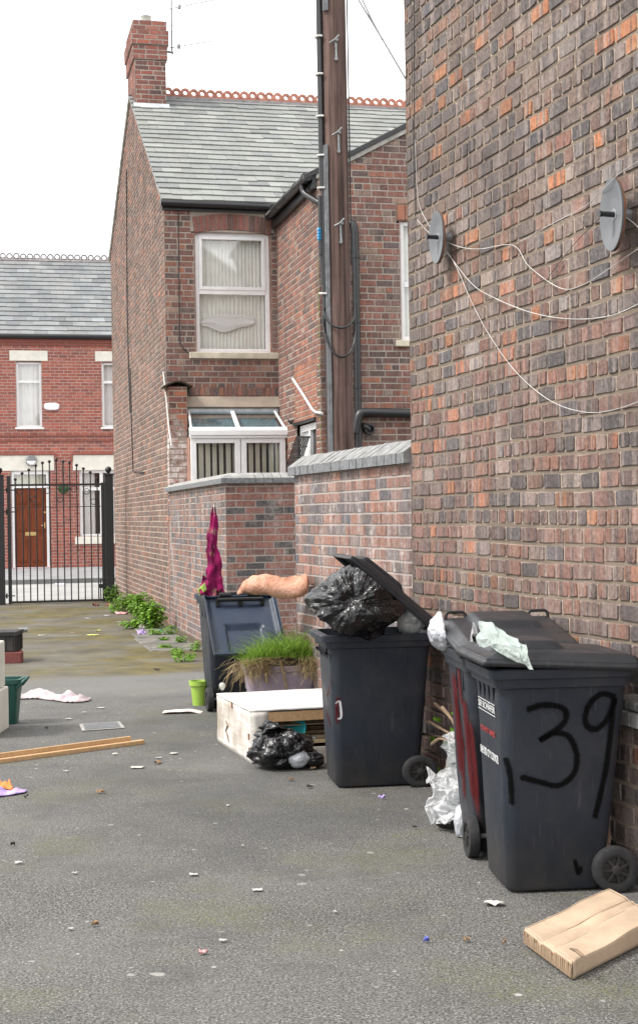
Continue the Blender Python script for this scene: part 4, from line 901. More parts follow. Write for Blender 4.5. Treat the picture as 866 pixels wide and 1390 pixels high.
def wirepath(pts, r, m, label, off=.02):
    P = [onplane(u, v, FR.P(0, 0, off+(w if len(p) > 2 else 0)), WN) for p in pts for (u, v, w) in [(p+(0,))[:3]]]
    o = [P[0]]
    for i in range(len(P)-1):
        a, b_, c_, d_ = P[max(i-1, 0)], P[i], P[i+1], P[min(i+2, len(P)-1)]
        for k in range(1, 7):
            t_ = k/6; o.append(.5*((2*b_)+(c_-a)*t_+(2*a-5*b_+4*c_-d_)*t_*t_+(3*b_-a-3*c_+d_)*t_**3))
    b = MB(); b.tube(o, r*.42, 6); free('cable', b, mat[m], label, 'cable', o[0], smooth=60)
wirepath([(562, -20), (562, 100), (562, 190), (563, 240), (565, 290)], .008, 'cable_black', 'thick black cable running down the far edge of the brick flank')
wirepath([(558, -20), (559, 90), (560, 180), (562, 250), (564, 300)], .005, 'cable_black', 'thin dark cable beside the thick black one at the flank edge')
wirepath([(563, 190), (565, 230), (568, 275), (580, 302), (590, 318, .06)], .004, 'cable_white', 'white cable looping from the wall edge into the small far dish')
wirepath([(590, 320, .06), (620, 334), (650, 338), (696, 333), (718, 362), (760, 391), (790, 387), (830, 362), (862, 340), (880, 330)], .0048, 'cable_white', 'white cable sagging across the flank from small dish to right edge')
wirepath([(590, 322, .06), (612, 350), (640, 385), (668, 403), (720, 424), (775, 433), (830, 428), (880, 405)], .0048, 'cable_white', 'long pale cable drooping below both dishes to the right edge')
wirepath([(566, 298), (578, 312), (600, 333), (618, 360), (640, 410), (664, 455), (700, 505), (745, 543), (790, 559), (830, 557), (880, 540)], .0045, 'cable_white', 'lowest white cable hanging in a deep curve across the flank')
wirepath([(818, 292, .06), (780, 330), (745, 375), (738, 390)], .004, 'cable_black', 'dark thin cable slanting down left from the right dish arm')
wirepath([(838, 290, .06), (856, 300), (880, 322)], .0055, 'cable_white', 'short white cable leaving the right dish arm to the edge')
wirepath([(706, 328), (745, 306), (790, 282), (812, 264), (840, 236), (880, 210)], .0042, 'cable_white', 'pale cable climbing rightwards across the top of the right dish', .1)

# ------------------------------------------------------------------ wheeled bins
def rr(hx, y0, y1, r, z, n=5):
    o = []
    for cx, cy, a0 in ((hx-r, y1-r, 0), (-hx+r, y1-r, 90), (-hx+r, y0+r, 180), (hx-r, y0+r, 270)):
        for k in range(n+1):
            w = math.radians(a0+90*k/n); o.append(V((cx+r*math.cos(w), cy+r*math.sin(w), z)))
    return o
def text(parent, s, size, P0, ex, ey, m, name, width=None):
    cu = bpy.data.curves.new(name, 'FONT'); cu.body = s; cu.size = size; cu.extrude = .0006; cu.resolution_u = 3
    to = bpy.data.objects.new(name+'_t', cu); COL.objects.link(to); bpy.context.view_layer.update()
    me = bpy.data.meshes.new_from_object(to.evaluated_get(bpy.context.evaluated_depsgraph_get())); bpy.data.objects.remove(to)
    xs_ = [v.co.x for v in me.vertices]; k = width/(max(xs_)-min(xs_)) if width else 1; x0 = min(xs_)
    nz = ex.cross(ey)
    for v in me.vertices: v.co = P0+ex*((v.co.x-x0)*k)+ey*v.co.y+nz*v.co.z
    me.materials.clear(); me.materials.append(m); o = bpy.data.objects.new(name, me); COL.objects.link(o); o.parent = parent; WM[o] = WM[parent]; return o
def lid_fn(u, v):
    """u -1..1 across, v 0..1 hinge to front; returns local x, y, h"""
    x = u*.300; y = -.335+.675*v
    e = min((1-abs(u))*.3, (1-v)*.36, v*.36+.03)
    h = .034*sm(0, .05, e)+.012*(1-u*u)*sm(0, .2, e)
    h += .030*sm(.0, .03, .17-abs(x))*sm(.0, .06, y+.06)*sm(.0, .025, .285-y)
    h -= .010*sm(.02, .03, .06-abs(abs(x)-.06))*0
    return x, y, h
def wheeled_bin(label, loc, rz, lid_deg, scale=1.0, lidmat='bin_lid', group='black wheeled bins along the alley', bodymat='bin', handles=True, taper=1.0):
    p = thing('wheeled_bin', label, 'wheelie bin', loc, rz, group); S = scale if isinstance(scale, tuple) else (scale,)*3
    p.scale = S; WM[p] = WM[p] @ M.Diagonal((*S, 1))
    b = MB()
    prof = [(.20, -.185, .225, .045, .012), (.21, -.195, .235, .045, .03), (.232, -.235, .247, .05, .35), (.25, -.275, .259, .055, .70), (.262, -.30, .268, .06, .895)]
    prof = [(hx, -.30+(y0+.30)*taper, y1, r, z) for hx, y0, y1, r, z in prof]
    b.loft([rr(hx, y0, y1, r, z) for hx, y0, y1, r, z in prof], 0, cap1=False)
    b.loft([rr(.262, -.30, .268, .06, .893), rr(.278, -.316, .288, .06, .897), rr(.281, -.320, .292, .06, .935), rr(.292, -.332, .312, .055, .938), rr(.294, -.335, .315, .055, .975), rr(.288, -.33, .308, .055, .981), rr(.262, -.305, .275, .05, .981), rr(.255, -.29, .262, .05, .90), rr(.22, -.22, .23, .05, .35)], 0, cap0=False)
    for x in (-.13, -.04, .05, .14):                                      # moulded gussets under the front rim
        b.add([V((x-.035, .280, .897)), V((x+.035, .280, .897)), V((x, .266, .82)), V((x-.035, .25, .897)), V((x+.035, .25, .897)), V((x, .25, .82))], [(0, 1, 2), (0, 2, 5, 3), (1, 4, 5, 2)])
    for s in (-1, 1):
        for y in (.02, -.15): b.box((s*.257-.006, y-.006, .79), (s*.262+.006, y+.006, .895))
    body = b.build('body', mat[bodymat], p, local=True, smooth=40)
    b = MB(); b.tube([(-.19, -.41, .955), (.19, -.41, .955)], .017, 10)
    for x in (-.19, 0, .19): b.box((x-.016, -.415, .90), (x+.016, -.325, .965))
    for x in (-.12, .12): b.tube([(x-.05, -.352, .99), (x+.05, -.352, .99)], .024, 10)
    b.build('handle_bar', mat['bin_dark'], p, local=True, smooth=40)
    b = MB(); b.tube([(-.24, -.230, .1), (.24, -.230, .1)], .012, 8); b.build('axle', mat['steel'], p, local=True)
    for s in (-1, 1):
        ax = V((s, 0, 0)); c_ = V((s*.218, -.230, .1))
        b = MB(); b.lathe([(.066, .0), (.090, .0), (.099, .008), (.1, .02), (.1, .04), (.097, .052), (.088, .056), (.066, .054), (.064, .03)], c_, ax, 28); wh = b.build('wheel', mat['rubber'], p, local=True, smooth=35)
        b = MB(); b.lathe([(.02, .03), (.066, .022), (.068, .05), (.058, .05), (.056, .034), (.022, .036), (.022, .055), (.01, .058)], c_, ax, 24)
        for k in range(7):
            w_ = 2*PI*k/7; d_ = V((0, math.cos(w_), math.sin(w_))); t_ = V((0, -math.sin(w_), math.cos(w_)))*.006
            q = c_+ax*.034; b.hexa([q+d_*.018-t_, q+d_*.06-t_, q+d_*.06+t_, q+d_*.018+t_, q+ax*.016+d_*.018-t_, q+ax*.014+d_*.06-t_, q+ax*.014+d_*.06+t_, q+ax*.016+d_*.018+t_])
        b.build('hub', mat['bin_dark'], wh, local=True, smooth=35)
    ph = math.radians(lid_deg); hy, hz = -.352, .990
    def LT(x, y, z): yy, zz = y-hy, z; return V((x, hy+yy*math.cos(ph)-zz*math.sin(ph), hz+yy*math.sin(ph)+zz*math.cos(ph)))
    b = MB(); nu, nv = 40, 48
    def gl(i, j):
        x, y, h = lid_fn(i*2-1, j); return LT(x, y, h)
    b.grid(nu, nv, gl)
    ed = [(i/40*2-1, 0) for i in range(41)]+[(1, j/48) for j in range(1, 49)]+[(1-i/20, 1) for i in range(1, 41)]+[(-1, 1-j/48) for j in range(1, 48)]
    lo = []; hi = []
    for u, v in ed:
        x, y, h = lid_fn(u, v); hi.append(LT(x, y, h)); lo.append(LT(x*1.012, y*1.01+.002, h-.030))
    n = len(ed); b.add(hi+lo, [(k, k+n, (k+1) % n+n, (k+1) % n) for k in range(n)])
    ld = b.build('lid', mat[lidmat], p, local=True, smooth=38, solid=.006)
    if handles:
        for s in (-1, 1):
            hb_ = MB(); x = s*.215; y = .262
            hb_.tube(arc([LT(x-.052, y, .025), LT(x-.048, y+.012, .062), LT(x+.048, y+.012, .062), LT(x+.052, y, .025)], .02), .008, 8); hb_.build('lid_handle', mat['bin_dark'], ld, local=True, smooth=50)
    return p, body, ld, LT
def axes(rz): return V((math.cos(rz), math.sin(rz), 0)), V((-math.sin(rz), math.cos(rz), 0))
# near bin with the number sprayed on its side
a39 = math.radians(96); x_, y_ = axes(a39); c39 = G(690, 1214)+x_*.205-y_*.23
b39, body39, lid39, LT39 = wheeled_bin('black wheelie bin with number 39 sprayed in black on its side', c39, a39, 3.2)
rz_ = math.radians(5.5); x_, y_ = axes(rz_); cr = G(643, 1168)+x_*.25+y_*.30
bred, bodyred, lidred, LTr = wheeled_bin('black wheelie bin streaked with red paint behind the numbered bin', cr, rz_, 8.5)
am = math.radians(98); x_, y_ = axes(am); cm_ = G(457, 1071)+x_*.205-y_*.235*1.08
bmid, bodymid, lidmid, LTm = wheeled_bin('black wheelie bin with lid propped up on a bulging black bag', cm_, am, 45, (1.0, 1.09, .95), 'bin_lid', handles=False, taper=.62)
af = math.atan2(-PV.x*0+.2236, .9747); x_, y_ = axes(af); cf = G(286, 966)+x_*.245+y_*.262
bfar, bodyfar, lidfar, LTf = wheeled_bin('black wheelie bin with its lid hanging open towards the grassy planter', cf, af, 222, 1.0, 'lid_blue', handles=False)
# sprayed strokes: soft edged films lying on a bin face
def stroke(parent, side, pts, wd, m, name, off=.002):
    """pts are picture points projected on to a side plane of the bin (p, n in bin space)"""
    Wm = WM[parent]; p, n_ = side; pw = Wm @ p; nw = (Wm.to_3x3() @ n_).normalized(); inv = Wm.inverted()
    P = [inv @ (onplane(u, v, pw, nw)+nw*off) for u, v in pts]
    o = [P[0]]
    for i in range(len(P)-1):
        a, b_, c_, d_ = P[max(i-1, 0)], P[i], P[i+1], P[min(i+2, len(P)-1)]
        for k in range(1, 9):
            t_ = k/8; o.append(.5*((2*b_)+(c_-a)*t_+(2*a-5*b_+4*c_-d_)*t_*t_+(3*b_-a-3*c_+d_)*t_**3))
    tt = (o[0]-o[1]).normalized()*wd*.6; o = [o[0]+tt]+o+[o[-1]+(o[-1]-o[-2]).normalized()*wd*.8]
    nl_ = n_.normalized(); vs = []; ed = []; fs = []; prof = (-1, -.6, 0, .6, 1); al = (0, .5, 1, .5, 0)
    for i, q in enumerate(o):
        t_ = (o[min(i+1, len(o)-1)]-o[max(i-1, 0)]).normalized(); s_ = nl_.cross(t_)
        endf = 0.0 if i in (0, len(o)-1) else 1.0; w_ = wd*(1+.15*N.noise(q*14))
        for a, b_ in zip(prof, al): vs.append(q+s_*a*w_); ed.append(b_*endf)
        if i: fs += [((i-1)*5+k, (i-1)*5+k+1, i*5+k+1, i*5+k) for k in range(4)]
    me = bpy.data.meshes.new(name); me.from_pydata([tuple(v) for v in vs], [], fs); me.materials.append(mat[m])
    at = me.attributes.new('edge', 'FLOAT', 'POINT'); at.data.foreach_set('value', ed)
    ob = bpy.data.objects.new(name, me); COL.objects.link(ob); ob.parent = parent; WM[ob] = WM[parent]; return ob
def plane3(p0, p1, p2):
    n_ = (p1-p0).cross(p2-p0).normalized(); return n_
sd = V((-.2115, 0, .03)); sn = plane3(sd, V((-.2115, .2, .03)), V((-.2655, 0, .895))); sn = sn if sn.x < 0 else -sn; SIDE = (sd+sn*.0006, sn)
frp = V((0, .237, .03)); fn_ = plane3(frp, V((.2, .237, .03)), V((0, .271, .895))); fn_ = fn_ if fn_.y > 0 else -fn_; FRONT = (frp, fn_)
B = b39
g1 = [(716, 963), (735, 957), (758, 959), (768, 968), (762, 984), (732, 1005), (752, 995), (772, 1000), (782, 1025), (778, 1050), (758, 1066), (735, 1062), (708, 1055)]
g2 = [(833, 945), (815, 942), (798, 958), (794, 980), (806, 990), (822, 978), (831, 957), (833, 948), (829, 985), (823, 1035), (815, 1075), (807, 1108)]
stroke(body39, SIDE, g1, .0170, 'spray_black', 'graffiti_number', .003); stroke(body39, SIDE, g2, .0170, 'spray_black', 'graffiti_number', .0035)
stroke(body39, SIDE, [(686, 1030), (692, 1055), (694, 1090)], .018, 'spray_black', 'graffiti_stroke', .003)
stroke(body39, SIDE, [(780, 1168), (784, 1185), (788, 1178)], .012, 'spray_black', 'graffiti_stroke', .003)
ex_ = V((-1, 0, 0)); ey_ = fn_.cross(ex_); ey_ = ey_ if ey_.z > 0 else -ey_
def fpt(x, z): yy = .237+(z-.03)*(.271-.237)/.865; return V((x, yy, z))+fn_*.003
text(body39, 'SSI SCHÄFER', .042, fpt(.165, .775), ex_, ey_, mat['white_print'], 'printed_lettering', .33)
q = MB()
for z0 in (.762, .812): q.hexa([fpt(.17, z0), fpt(-.17, z0), fpt(-.17, z0)+ey_*.003, fpt(.17, z0)+ey_*.003]+[v+fn_*.0008 for v in (fpt(.17, z0), fpt(-.17, z0), fpt(-.17, z0)+ey_*.003, fpt(.17, z0)+ey_*.003)])
q.build('printed_lines', mat['white_print'], body39, local=True)
text(body39, 'NO HOT ASHES', .034, fpt(.14, .668), ex_, ey_, mat['red_print'], 'printed_lettering', .28)
text(body39, 'SALFORD CITY COUNCIL', .050, fpt(.175, .56), ex_, ey_, mat['white_print'], 'printed_lettering', .36)
# red paint runs on the red bin's left face
for pts, w_ in (([(617, 925), (621, 980), (625, 1040)], .09), ([(631, 960), (637, 1030), (642, 1075)], .08), ([(638, 990), (644, 1040), (646, 1085)], .10), ([(622, 905), (626, 950)], .05), ([(628, 1010), (630, 1075)], .05), ([(619, 950), (628, 1010)], .05)):
    stroke(bodyred, SIDE, pts, w_, 'spray_red', 'red_paint')
# red and white tag on the middle bin's front corner
for pts, w_, m_ in (([(441, 895), (448, 915), (447, 935), (444, 945)], .012, 'spray_red'), ([(443, 965), (447, 978), (449, 985)], .016, 'spray_red'), ([(444, 890), (450, 930)], .008, 'spray_red')):
    stroke(bodymid, FRONT, pts, w_, m_, 'red_paint')
for pts, w_, m_ in (([(459, 948), (457, 965), (458, 980)], .015, 'spray_red'), ([(456, 955), (461, 953), (463, 972), (459, 976)], .009, 'spray_white'), ([(455, 962), (460, 968)], .008, 'spray_red')):
    stroke(bodymid, SIDE, pts, w_, m_, 'red_paint', .004)
# printed moulding on the far lid's inside
# ------------------------------------------------------------------ bags, cloth and rubbish
def blob(c, rad, seed, knot=None, nu=72, nv=48, amp=.16, fold=.06, nf=15, ridge=.05, flat=None, ex=V((1, 0, 0)), ey=V((0, 1, 0))):
    b = MB(); c = V(c); kd = V(knot).normalized() if knot else None
    if kd: ka = kd.orthogonal().normalized(); kb = kd.cross(ka)
    def f(i, j):
        th = 2*PI*(i % 1.0); ph = PI*min(max(j, .0005), .9995)
        d = V((math.sin(ph)*math.cos(th), math.sin(ph)*math.sin(th), math.cos(ph)))
        s = V((seed*3.7, seed*1.3, seed*7.1))
        r = 1+amp*N.noise(d*1.4+s)+amp*.5*N.noise(d*3.1+s)
        r += ridge*(abs(N.noise(d*4.5+s))*-1.4+.3)+ridge*.5*(abs(N.noise(d*9+s))*-1.4+.3)
        if kd:
            ct = max(-1, min(1, d.dot(kd))); w = math.acos(ct); t_ = math.atan2(d.dot(kb), d.dot(ka))
            fall = sm(0.02, .35, w)*(1-sm(1.0, 2.3, w))
            q_ = 1+2.2*w; r += fold*fall*((abs(N.noise(V((math.cos(t_)*nf*.22, math.sin(t_)*nf*.22, w*.7+seed)))) + .6*abs(N.noise(V((math.cos(t_)*nf*.5, math.sin(t_)*nf*.5, w*.9+seed)))))*-2.0+.75)
            r -= .16*(1-sm(0, .45, w)); r += .05*(1-sm(0, .1, w))
        q = d*r; q = c+ex*q.x*rad[0]+ey*q.y*rad[1]+Z*q.z*rad[2]
        if flat is not None and q.z < flat: q.z = flat+(q.z-flat)*.06
        return q
    vs = [f(i/nu, j/nv) for j in range(nv+1) for i in range(nu)]
    fs = [(j*nu+i, (j+1)*nu+i, (j+1)*nu+(i+1) % nu, j*nu+(i+1) % nu) for j in range(nv) for i in range(nu)]
    b.add(vs, fs); return b
def crumple(c, ex, ey, sx, sy, amp, seed, nu=70, nv=50, dome=.0, dn=V((0, -1, 0))):
    """a thin sheet screwed up into folds"""
    b = MB(); c = V(c)
    def nv3(p, f): return V((N.noise(p*f), N.noise(p*f+V((31, 0, 0))), N.noise(p*f+V((0, 47, 0)))))
    def f(i, j):
        p = V((i*sx, j*sy, seed*3.3)); k = 1/max(sx, sy)
        q = c+ex*((i-.5)*sx)+ey*((j-.5)*sy)
        q = q+nv3(p, 2.2*k)*amp*1.5+nv3(p, 6*k)*amp*.9; rd = 1-abs(N.noise(p*9*k))*2.2; rd2 = 1-abs(N.noise(p*19*k+V((9, 9, 9))))*2.2
        q = q+dn*(rd*amp*.55+rd2*amp*.22+dome*(1-(2*i-1)**2)*(1-(2*j-1)**2)); q.z = max(q.z, .006+.004*abs(rd))
        return q
    b.grid(nu, nv, f); return b
b = MB(); q = LINEN
def lin(i, j):
    x = (i-.5); top_ = .19*(1-abs(2*x)**1.6)+.05*math.sin(i*7+1); bot_ = -.12*(1-abs(2*x)**2.2)+.02*math.sin(i*11)
    return q+PV*(x*.86+.02)+Z*(bot_+(top_-bot_)*j+.06*x)+DV*(.007*math.sin(j*9+i*3)-.006*math.sin(i*13+j*2))
b.grid(40, 24, lin); free('linen_pile', b, plain('linen', (.80, .80, .78), .9, .05, 4), 'white folded linen piled inside the upper rear window', 'linen', q, smooth=180, solid=.004)
bc_ = D(487, 818, 8.86)
bagmesh = blob(bc_, (.275, .25, .225), 3, knot=(-.12, -1, .05), amp=.22, fold=.042, nf=22, ridge=.03, nu=180, nv=120)
_iv = WM[bmid].inverted(); _pn = math.tan(math.radians(45))
for i_, q_ in enumerate(bagmesh.v):                                       # the bag is squeezed under the propped lid
    l_ = _iv @ q_; mz_ = .985+(l_.y+.352)*_pn-.045
    if l_.z > mz_: l_.z = mz_+(l_.z-mz_)*.05; bagmesh.v[i_] = WM[bmid] @ l_
bb = free('bin_bag', bagmesh, mat['bag_black'], 'big black knotted bin bag bulging out of the open middle bin', 'bin bag', bc_, smooth=180)
cc = D(557, 843, 8.95); free('clear_bag', blob(cc, (.085, .10, .085), 8, amp=.2, ridge=.12, nu=48, nv=32), mat['bag_clear'], 'clear crumpled plastic bag poking from the hinge end of the middle bin', 'plastic bag', cc, smooth=180)
# rubbish seen inside the open bins
def fill(binp, z, name, seed):
    Wm = WM[binp]; b = MB(); b.grid(16, 16, lambda i, j: Wm @ V((-.24+.48*i, -.28+.57*j, z+.05*N.noise(V((i*5, j*5, seed)))))); return b
free('rubbish', fill(bmid, .86, '', 3), mat['bag_black'], 'dark rubbish filling the middle bin beneath the black bag', 'rubbish', bmid.location+Z*.8, smooth=60)
# black bag on the ground in front of the bed base
gb = V((*G(385, 1047).xy, 0)); gc = V((gb.x-.01, gb.y+.13, .12))
bag = thing('bin_bag', 'torn black bin bag lying on the asphalt against the white bed base', 'bin bag', gb)
b = blob(gc, (.215, .16, .135), 12, knot=(-.2, -.3, 1), amp=.26, fold=.10, nf=13, ridge=.045, flat=.012, nu=110, nv=80); b.build('bag_body', mat['bag_black'], bag, smooth=180)
tp0 = gc+V((-.06, .02, .085)); b = MB()
b.grid(12, 8, lambda i, j: tp0+V((-.10+.26*i+.03*math.sin(j*7), .0+.05*math.sin(i*9+j*4)-.03*j, .055+.05*math.sin(i*5)*(1-j)-.06*j+.02*N.noise(V((i*7, j*7, 2))))))
b.build('loose_neck', mat['bag_black'], bag, smooth=180, solid=.002)
p_ = onplane(404, 1030, gb+V((0, .02, 0)), V((0, -1, 0))); b = blob(p_+V((0, .02, 0)), (.075, .05, .062), 5, amp=.12, ridge=.05, nu=40, nv=28); b.build('clear_bulge', mat['bag_grey'], bag, smooth=180)
b = blob(gc+V((.17, -.02, -.06)), (.10, .09, .06), 6, knot=(1, 0, 0), amp=.2, fold=.1, ridge=.1, flat=.01, nu=60, nv=40); b.build('bag_corner', mat['bag_black'], bag, smooth=180)
# bags on and round the two near bins
c_ = D(610, 856, 7.5); wb = blob(c_, (.115, .17, .105), 21, amp=.12, fold=.05, ridge=.05, nu=80, nv=50); _iv = WM[bred].inverted()
for i_, q_ in enumerate(wb.v):
    l_ = _iv @ q_; mz_ = .985+(l_.y+.352)*math.tan(math.radians(8.5))-.05
    if l_.x > -.305 and l_.z > mz_: l_.z = mz_; wb.v[i_] = WM[bred] @ l_
free('white_bag', wb, mat['bag_grey'], 'pale grey full bag squeezed under the raised lid of the red streaked bin', 'plastic bag', c_, smooth=180)
cb = D(683, 881, 6.28)
ga, gb_ = D(646, 862, 6.50), D(722, 890, 6.16); gx_ = (gb_-ga).normalized()
b = crumple((ga+gb_)/2+Z*.005+V((0, -.02, 0)), gx_, V((.1, -.55, -.82)).normalized(), .36, .115, .024, 4, 90, 40, .04)
for q_ in range(len(b.v)): pass
free('plastic_bag', b, mat['bag_green'], 'pale green thin carrier bag trapped under the lid of the numbered bin', 'plastic bag', cb, smooth=180)
b = MB(); q0, q1 = D(645, 875, 7.0), D(642, 845, 7.02); b.grid(8, 6, lambda i, j: q0.lerp(q1, j)+V(((i-.5)*.05*(1-.8*j), .02*math.sin(i*8+j*5), 0))); free('plastic_scrap', b, mat['bag_white'], 'small white plastic point sticking up beside the red bin lid', 'plastic scrap', q0, smooth=180)
for (u, v, rx, rz2, sd_, Yo, lb, m_) in ((611, 1078, .125, .15, 31, 7.75, 'crumpled white plastic sheet heaped between the middle and red bins', 'bag_white'), (622, 1040, .07, .14, 33, 8.0, 'limp clear plastic hanging above the white heap by the wall', 'bag_clear'), (616, 1010, .045, .06, 36, 8.15, 'small white plastic scrap caught on twigs by the wall', 'bag_white')):
    c_ = D(u, v, Yo); b = crumple(c_, V((1, .1, 0)), V((.15, -.3, -1)).normalized(), rx*1.9, rz2*2.1, rx*.36, sd_, 80, 70, rx*.9)
    b2 = crumple(c_+V((.02, -.05, -.02)), V((1, -.2, .2)).normalized(), V((-.1, -.4, -1)).normalized(), rx*1.5, rz2*1.5, rx*.36, sd_+9, 60, 50, rx*.8); n0_ = len(b.v); b.v += b2.v; b.f += [tuple(k+n0_ for k in f_) for f_ in b2.f]; b.m += b2.m; b.c += b2.c
    free('plastic_sheet', b, mat[m_], lb, 'plastic sheet', c_, smooth=180)
c_ = G(618, 1122); free('black_bag', blob(c_+Z*.06, (.10, .09, .085), 41, amp=.16, ridge=.05, flat=.006, nu=60, nv=40), mat['bin_dark'], 'small dull black bag on the ground under the white plastic sheet', 'bag', c_, smooth=180)
c_ = G(627, 1136); free('white_bag', blob(c_+Z*.07, (.04, .06, .10), 43, amp=.15, ridge=.08, flat=.006, nu=50, nv=36), mat['bag_grey'], 'small white bag tucked against the red bin wheel', 'plastic bag', c_, smooth=180)
# twigs and a dandelion by the wall
for i, pl in enumerate((((553, 994), (580, 997), (612, 1003)), ((590, 955), (605, 968), (622, 985), (622, 1000)), ((583, 980), (600, 990), (618, 1000)), ((604, 1045), (613, 1030), (618, 1018)), ((596, 1060), (608, 1048), (620, 1040)), ((600, 960), (612, 975), (620, 990)), ((586, 1010), (596, 1002), (616, 1008)))):
    P = [onplane(u, v, FR.P(0, 0, .09+.02*i), WN) for u, v in pl]; b = MB(); b.tube(arc(P, .05), [.010-.006*k/12 for k in range(len(arc(P, .05)))], 6)
    free('twig', b, mat['twig'], 'bare brown twig lying in the litter along the brick flank', 'twig', P[0], 'twigs behind the bins')
def leaf(b, c, s, nrm, k=1.0):
    t_ = nrm.orthogonal().normalized(); w_ = R.random()*2*PI; u_ = nrm.cross(t_); a_ = t_*math.cos(w_)+u_*math.sin(w_); e_ = nrm.cross(a_)
    f = R.uniform(.6, 1.3)*k
    b.add([c-a_*s*.5, c-a_*s*.05+e_*s*.36-nrm*s*.06, c+a_*s*.55+nrm*s*R.uniform(-.25, .05), c-a_*s*.05-e_*s*.36-nrm*s*.06, c+nrm*s*.05], [(0, 3, 4), (3, 2, 4), (2, 1, 4), (1, 0, 4)], 0, (f, f, f*R.uniform(.7, 1.0)))
def weedpatch(u, v, w, h, dp, nl, size, label, name='weed', grp='weeds along the wall foot', k=1.0):
    g_ = G(u, v); p = thing(name, label, 'weed', g_, 0, grp); b = MB(); st = MB()
    lob = [(V((R.uniform(-.6, .6)*w, R.uniform(-.6, .6)*dp, R.uniform(.35, .75)*h)), R.uniform(.3, .52)) for _ in range(9)]
    for i in range(nl):
        lc, lr = R.choice(lob); d = V((R.gauss(0, 1), R.gauss(0, 1), R.gauss(0, 1))).normalized()*R.uniform(.55, 1.05)*lr
        q = g_+lc+V((d.x*w, d.y*dp, d.z*h)); q.z = max(.012, q.z)
        if PV.dot(q-A) > -.015 and DV.dot(q-A) > CE2: q = q-PV*(PV.dot(q-A)+.015+R.uniform(0, .03))
        nr_ = (d+V((0, 0, .9))+V((R.uniform(-.5, .5), R.uniform(-.5, .5), 0))).normalized(); leaf(b, q, size*R.uniform(.6, 1.35), nr_, k)
    for lc, lr in lob: st.tube([g_+V((lc.x*.2, lc.y*.2, 0)), g_+lc*.6, g_+lc], .005, 5)
    b.build('foliage', mat['weed'], p); st.build('stem', mat['weed'], p); return p
weedpatch(203, 853, .30, .42, .28, 900, .068, 'largest bright green leafy weed clump at the gable foot')
weedpatch(186, 843, .30, .44, .30, 800, .066, 'bushy green weed behind the largest clump at the gable foot')
weedpatch(168, 832, .30, .33, .3, 520, .062, 'medium green weed clump between the gate and bushy weeds', k=.9)
weedpatch(153, 819, .2, .34, .2, 330, .06, 'dark green weed growing at the right gate post foot', k=.7)
weedpatch(186, 853, .28, .12, .2, 200, .05, 'low green weed creeping out in front of the bushy weeds')
for (u, v, w_, h_, nl_) in ((210, 863, .14, .10, 110), (233, 862, .16, .13, 120), (245, 873, .1, .1, 70), (240, 888, .14, .08, 110), (250, 898, .16, .10, 130), (262, 884, .10, .12, 90), (228, 880, .14, .06, 80), (222, 870, .1, .05, 50), (158, 826, .12, .06, 40)):
    weedpatch(u, v, w_, h_, w_, nl_, .04, 'small green weed tuft sprouting from the paving joints by the far wall', 'weed_tuft', 'weed tufts in the paving joints')
b = MB(); dl = onplane(586, 1047, FR.P(0, 0, .1), WN); dz = V((dl.x, dl.y, 0)); p = thing('dandelion', 'yellow dandelion with green leaves at the wall foot by the bin wheel', 'flower', dz)
b.tube([dz, dz+Z*dl.z*.6, dl+Z*.05+V((-.03, 0, 0))], .004, 5); b.build('stem', mat['weed'], p)
b = MB(); hd = dl+Z*.06+V((-.03, 0, 0))
for i in range(26): w_ = 2*PI*i/26; e_ = V((math.cos(w_), math.sin(w_), .5)); b.quad(hd, hd+e_*.02+V((0, 0, -.005)), hd+e_*.032, hd+e_*.02+V((-.004, .004, .005)))
b.build('flower_head', mat['flower'], p)
b = MB()
for i in range(26): leaf(b, dl+V((R.uniform(-.05, .05), R.uniform(-.05, .05), R.uniform(-.1, .03))), .06, V((R.uniform(-1, 1), -1, R.uniform(0, 1))).normalized())
for u, v in ((588, 1003), (606, 1006), (594, 977), (620, 966), (618, 993), (625, 905), (612, 893)):
    for i in range(4): leaf(b, onplane(u+R.uniform(-4, 4), v+R.uniform(-3, 3), FR.P(0, 0, .08), WN), .045, V((R.uniform(-1, 1), -1, R.uniform(0, 1))).normalized())
b.build('leaves', mat['weed'], p)

# ------------------------------------------------------------------ bed base
N0 = G(342, 1037); ex1 = (G(294, 1006)-N0); LB = 1.02; ex1.normalize(); ey1 = V((ex1.y, -ex1.x, 0)); WB = .80; HB_ = .345
bed = thing('bed_base', 'dirty white fabric divan bed base lying on the asphalt with broken open end', 'bed base', N0)
BT = lambda a, d, z: N0+ex1*a+ey1*d+Z*z       # a along the long side away, d to the right
b = MB(); nz_ = lambda q, s=.004: q+V((N.noise(q*9), N.noise(q*9+V((5, 0, 0))), N.noise(q*9+V((0, 5, 0)))))*s
b.grid(24, 10, lambda i, j: nz_(BT(LB*i, 0, HB_*j))); b.grid(3, 10, lambda i, j: nz_(BT(0, .115*i, .01+(HB_-.01)*j))); b.grid(24, 10, lambda i, j: nz_(BT(LB*(1-i), WB, HB_*j))); b.grid(16, 10, lambda i, j: nz_(BT(LB, WB*i, HB_*j)))
b.build('side_fabric', mat['ticking'], bed, smooth=60, solid=.008)
b = MB(); b.grid(24, 20, lambda i, j: BT(-.005+(LB+.01)*i, -.006+(WB+.012)*j, HB_+.006-.022*sm(.2, .5, min(i, 1-i, j, 1-j)*2)*0+.004*N.noise(V((i*6, j*6, 0))))); b.build('top_fabric', mat['ticking_top'], bed, smooth=60, solid=.012)
b = MB(); b.box((0, .11, HB_-.075), (.03, WB, HB_-.008), 0, (1, 1, 1), lambda q: BT(*q)); b.build('timber_rail', mat['pine'], bed, bevel=.003)
b = MB(); b.box((.0, .11, .0), (.03, WB, .085), 0, (1, 1, 1), lambda q: BT(*q)); b.build('bottom_rail', mat['ticking'], bed)
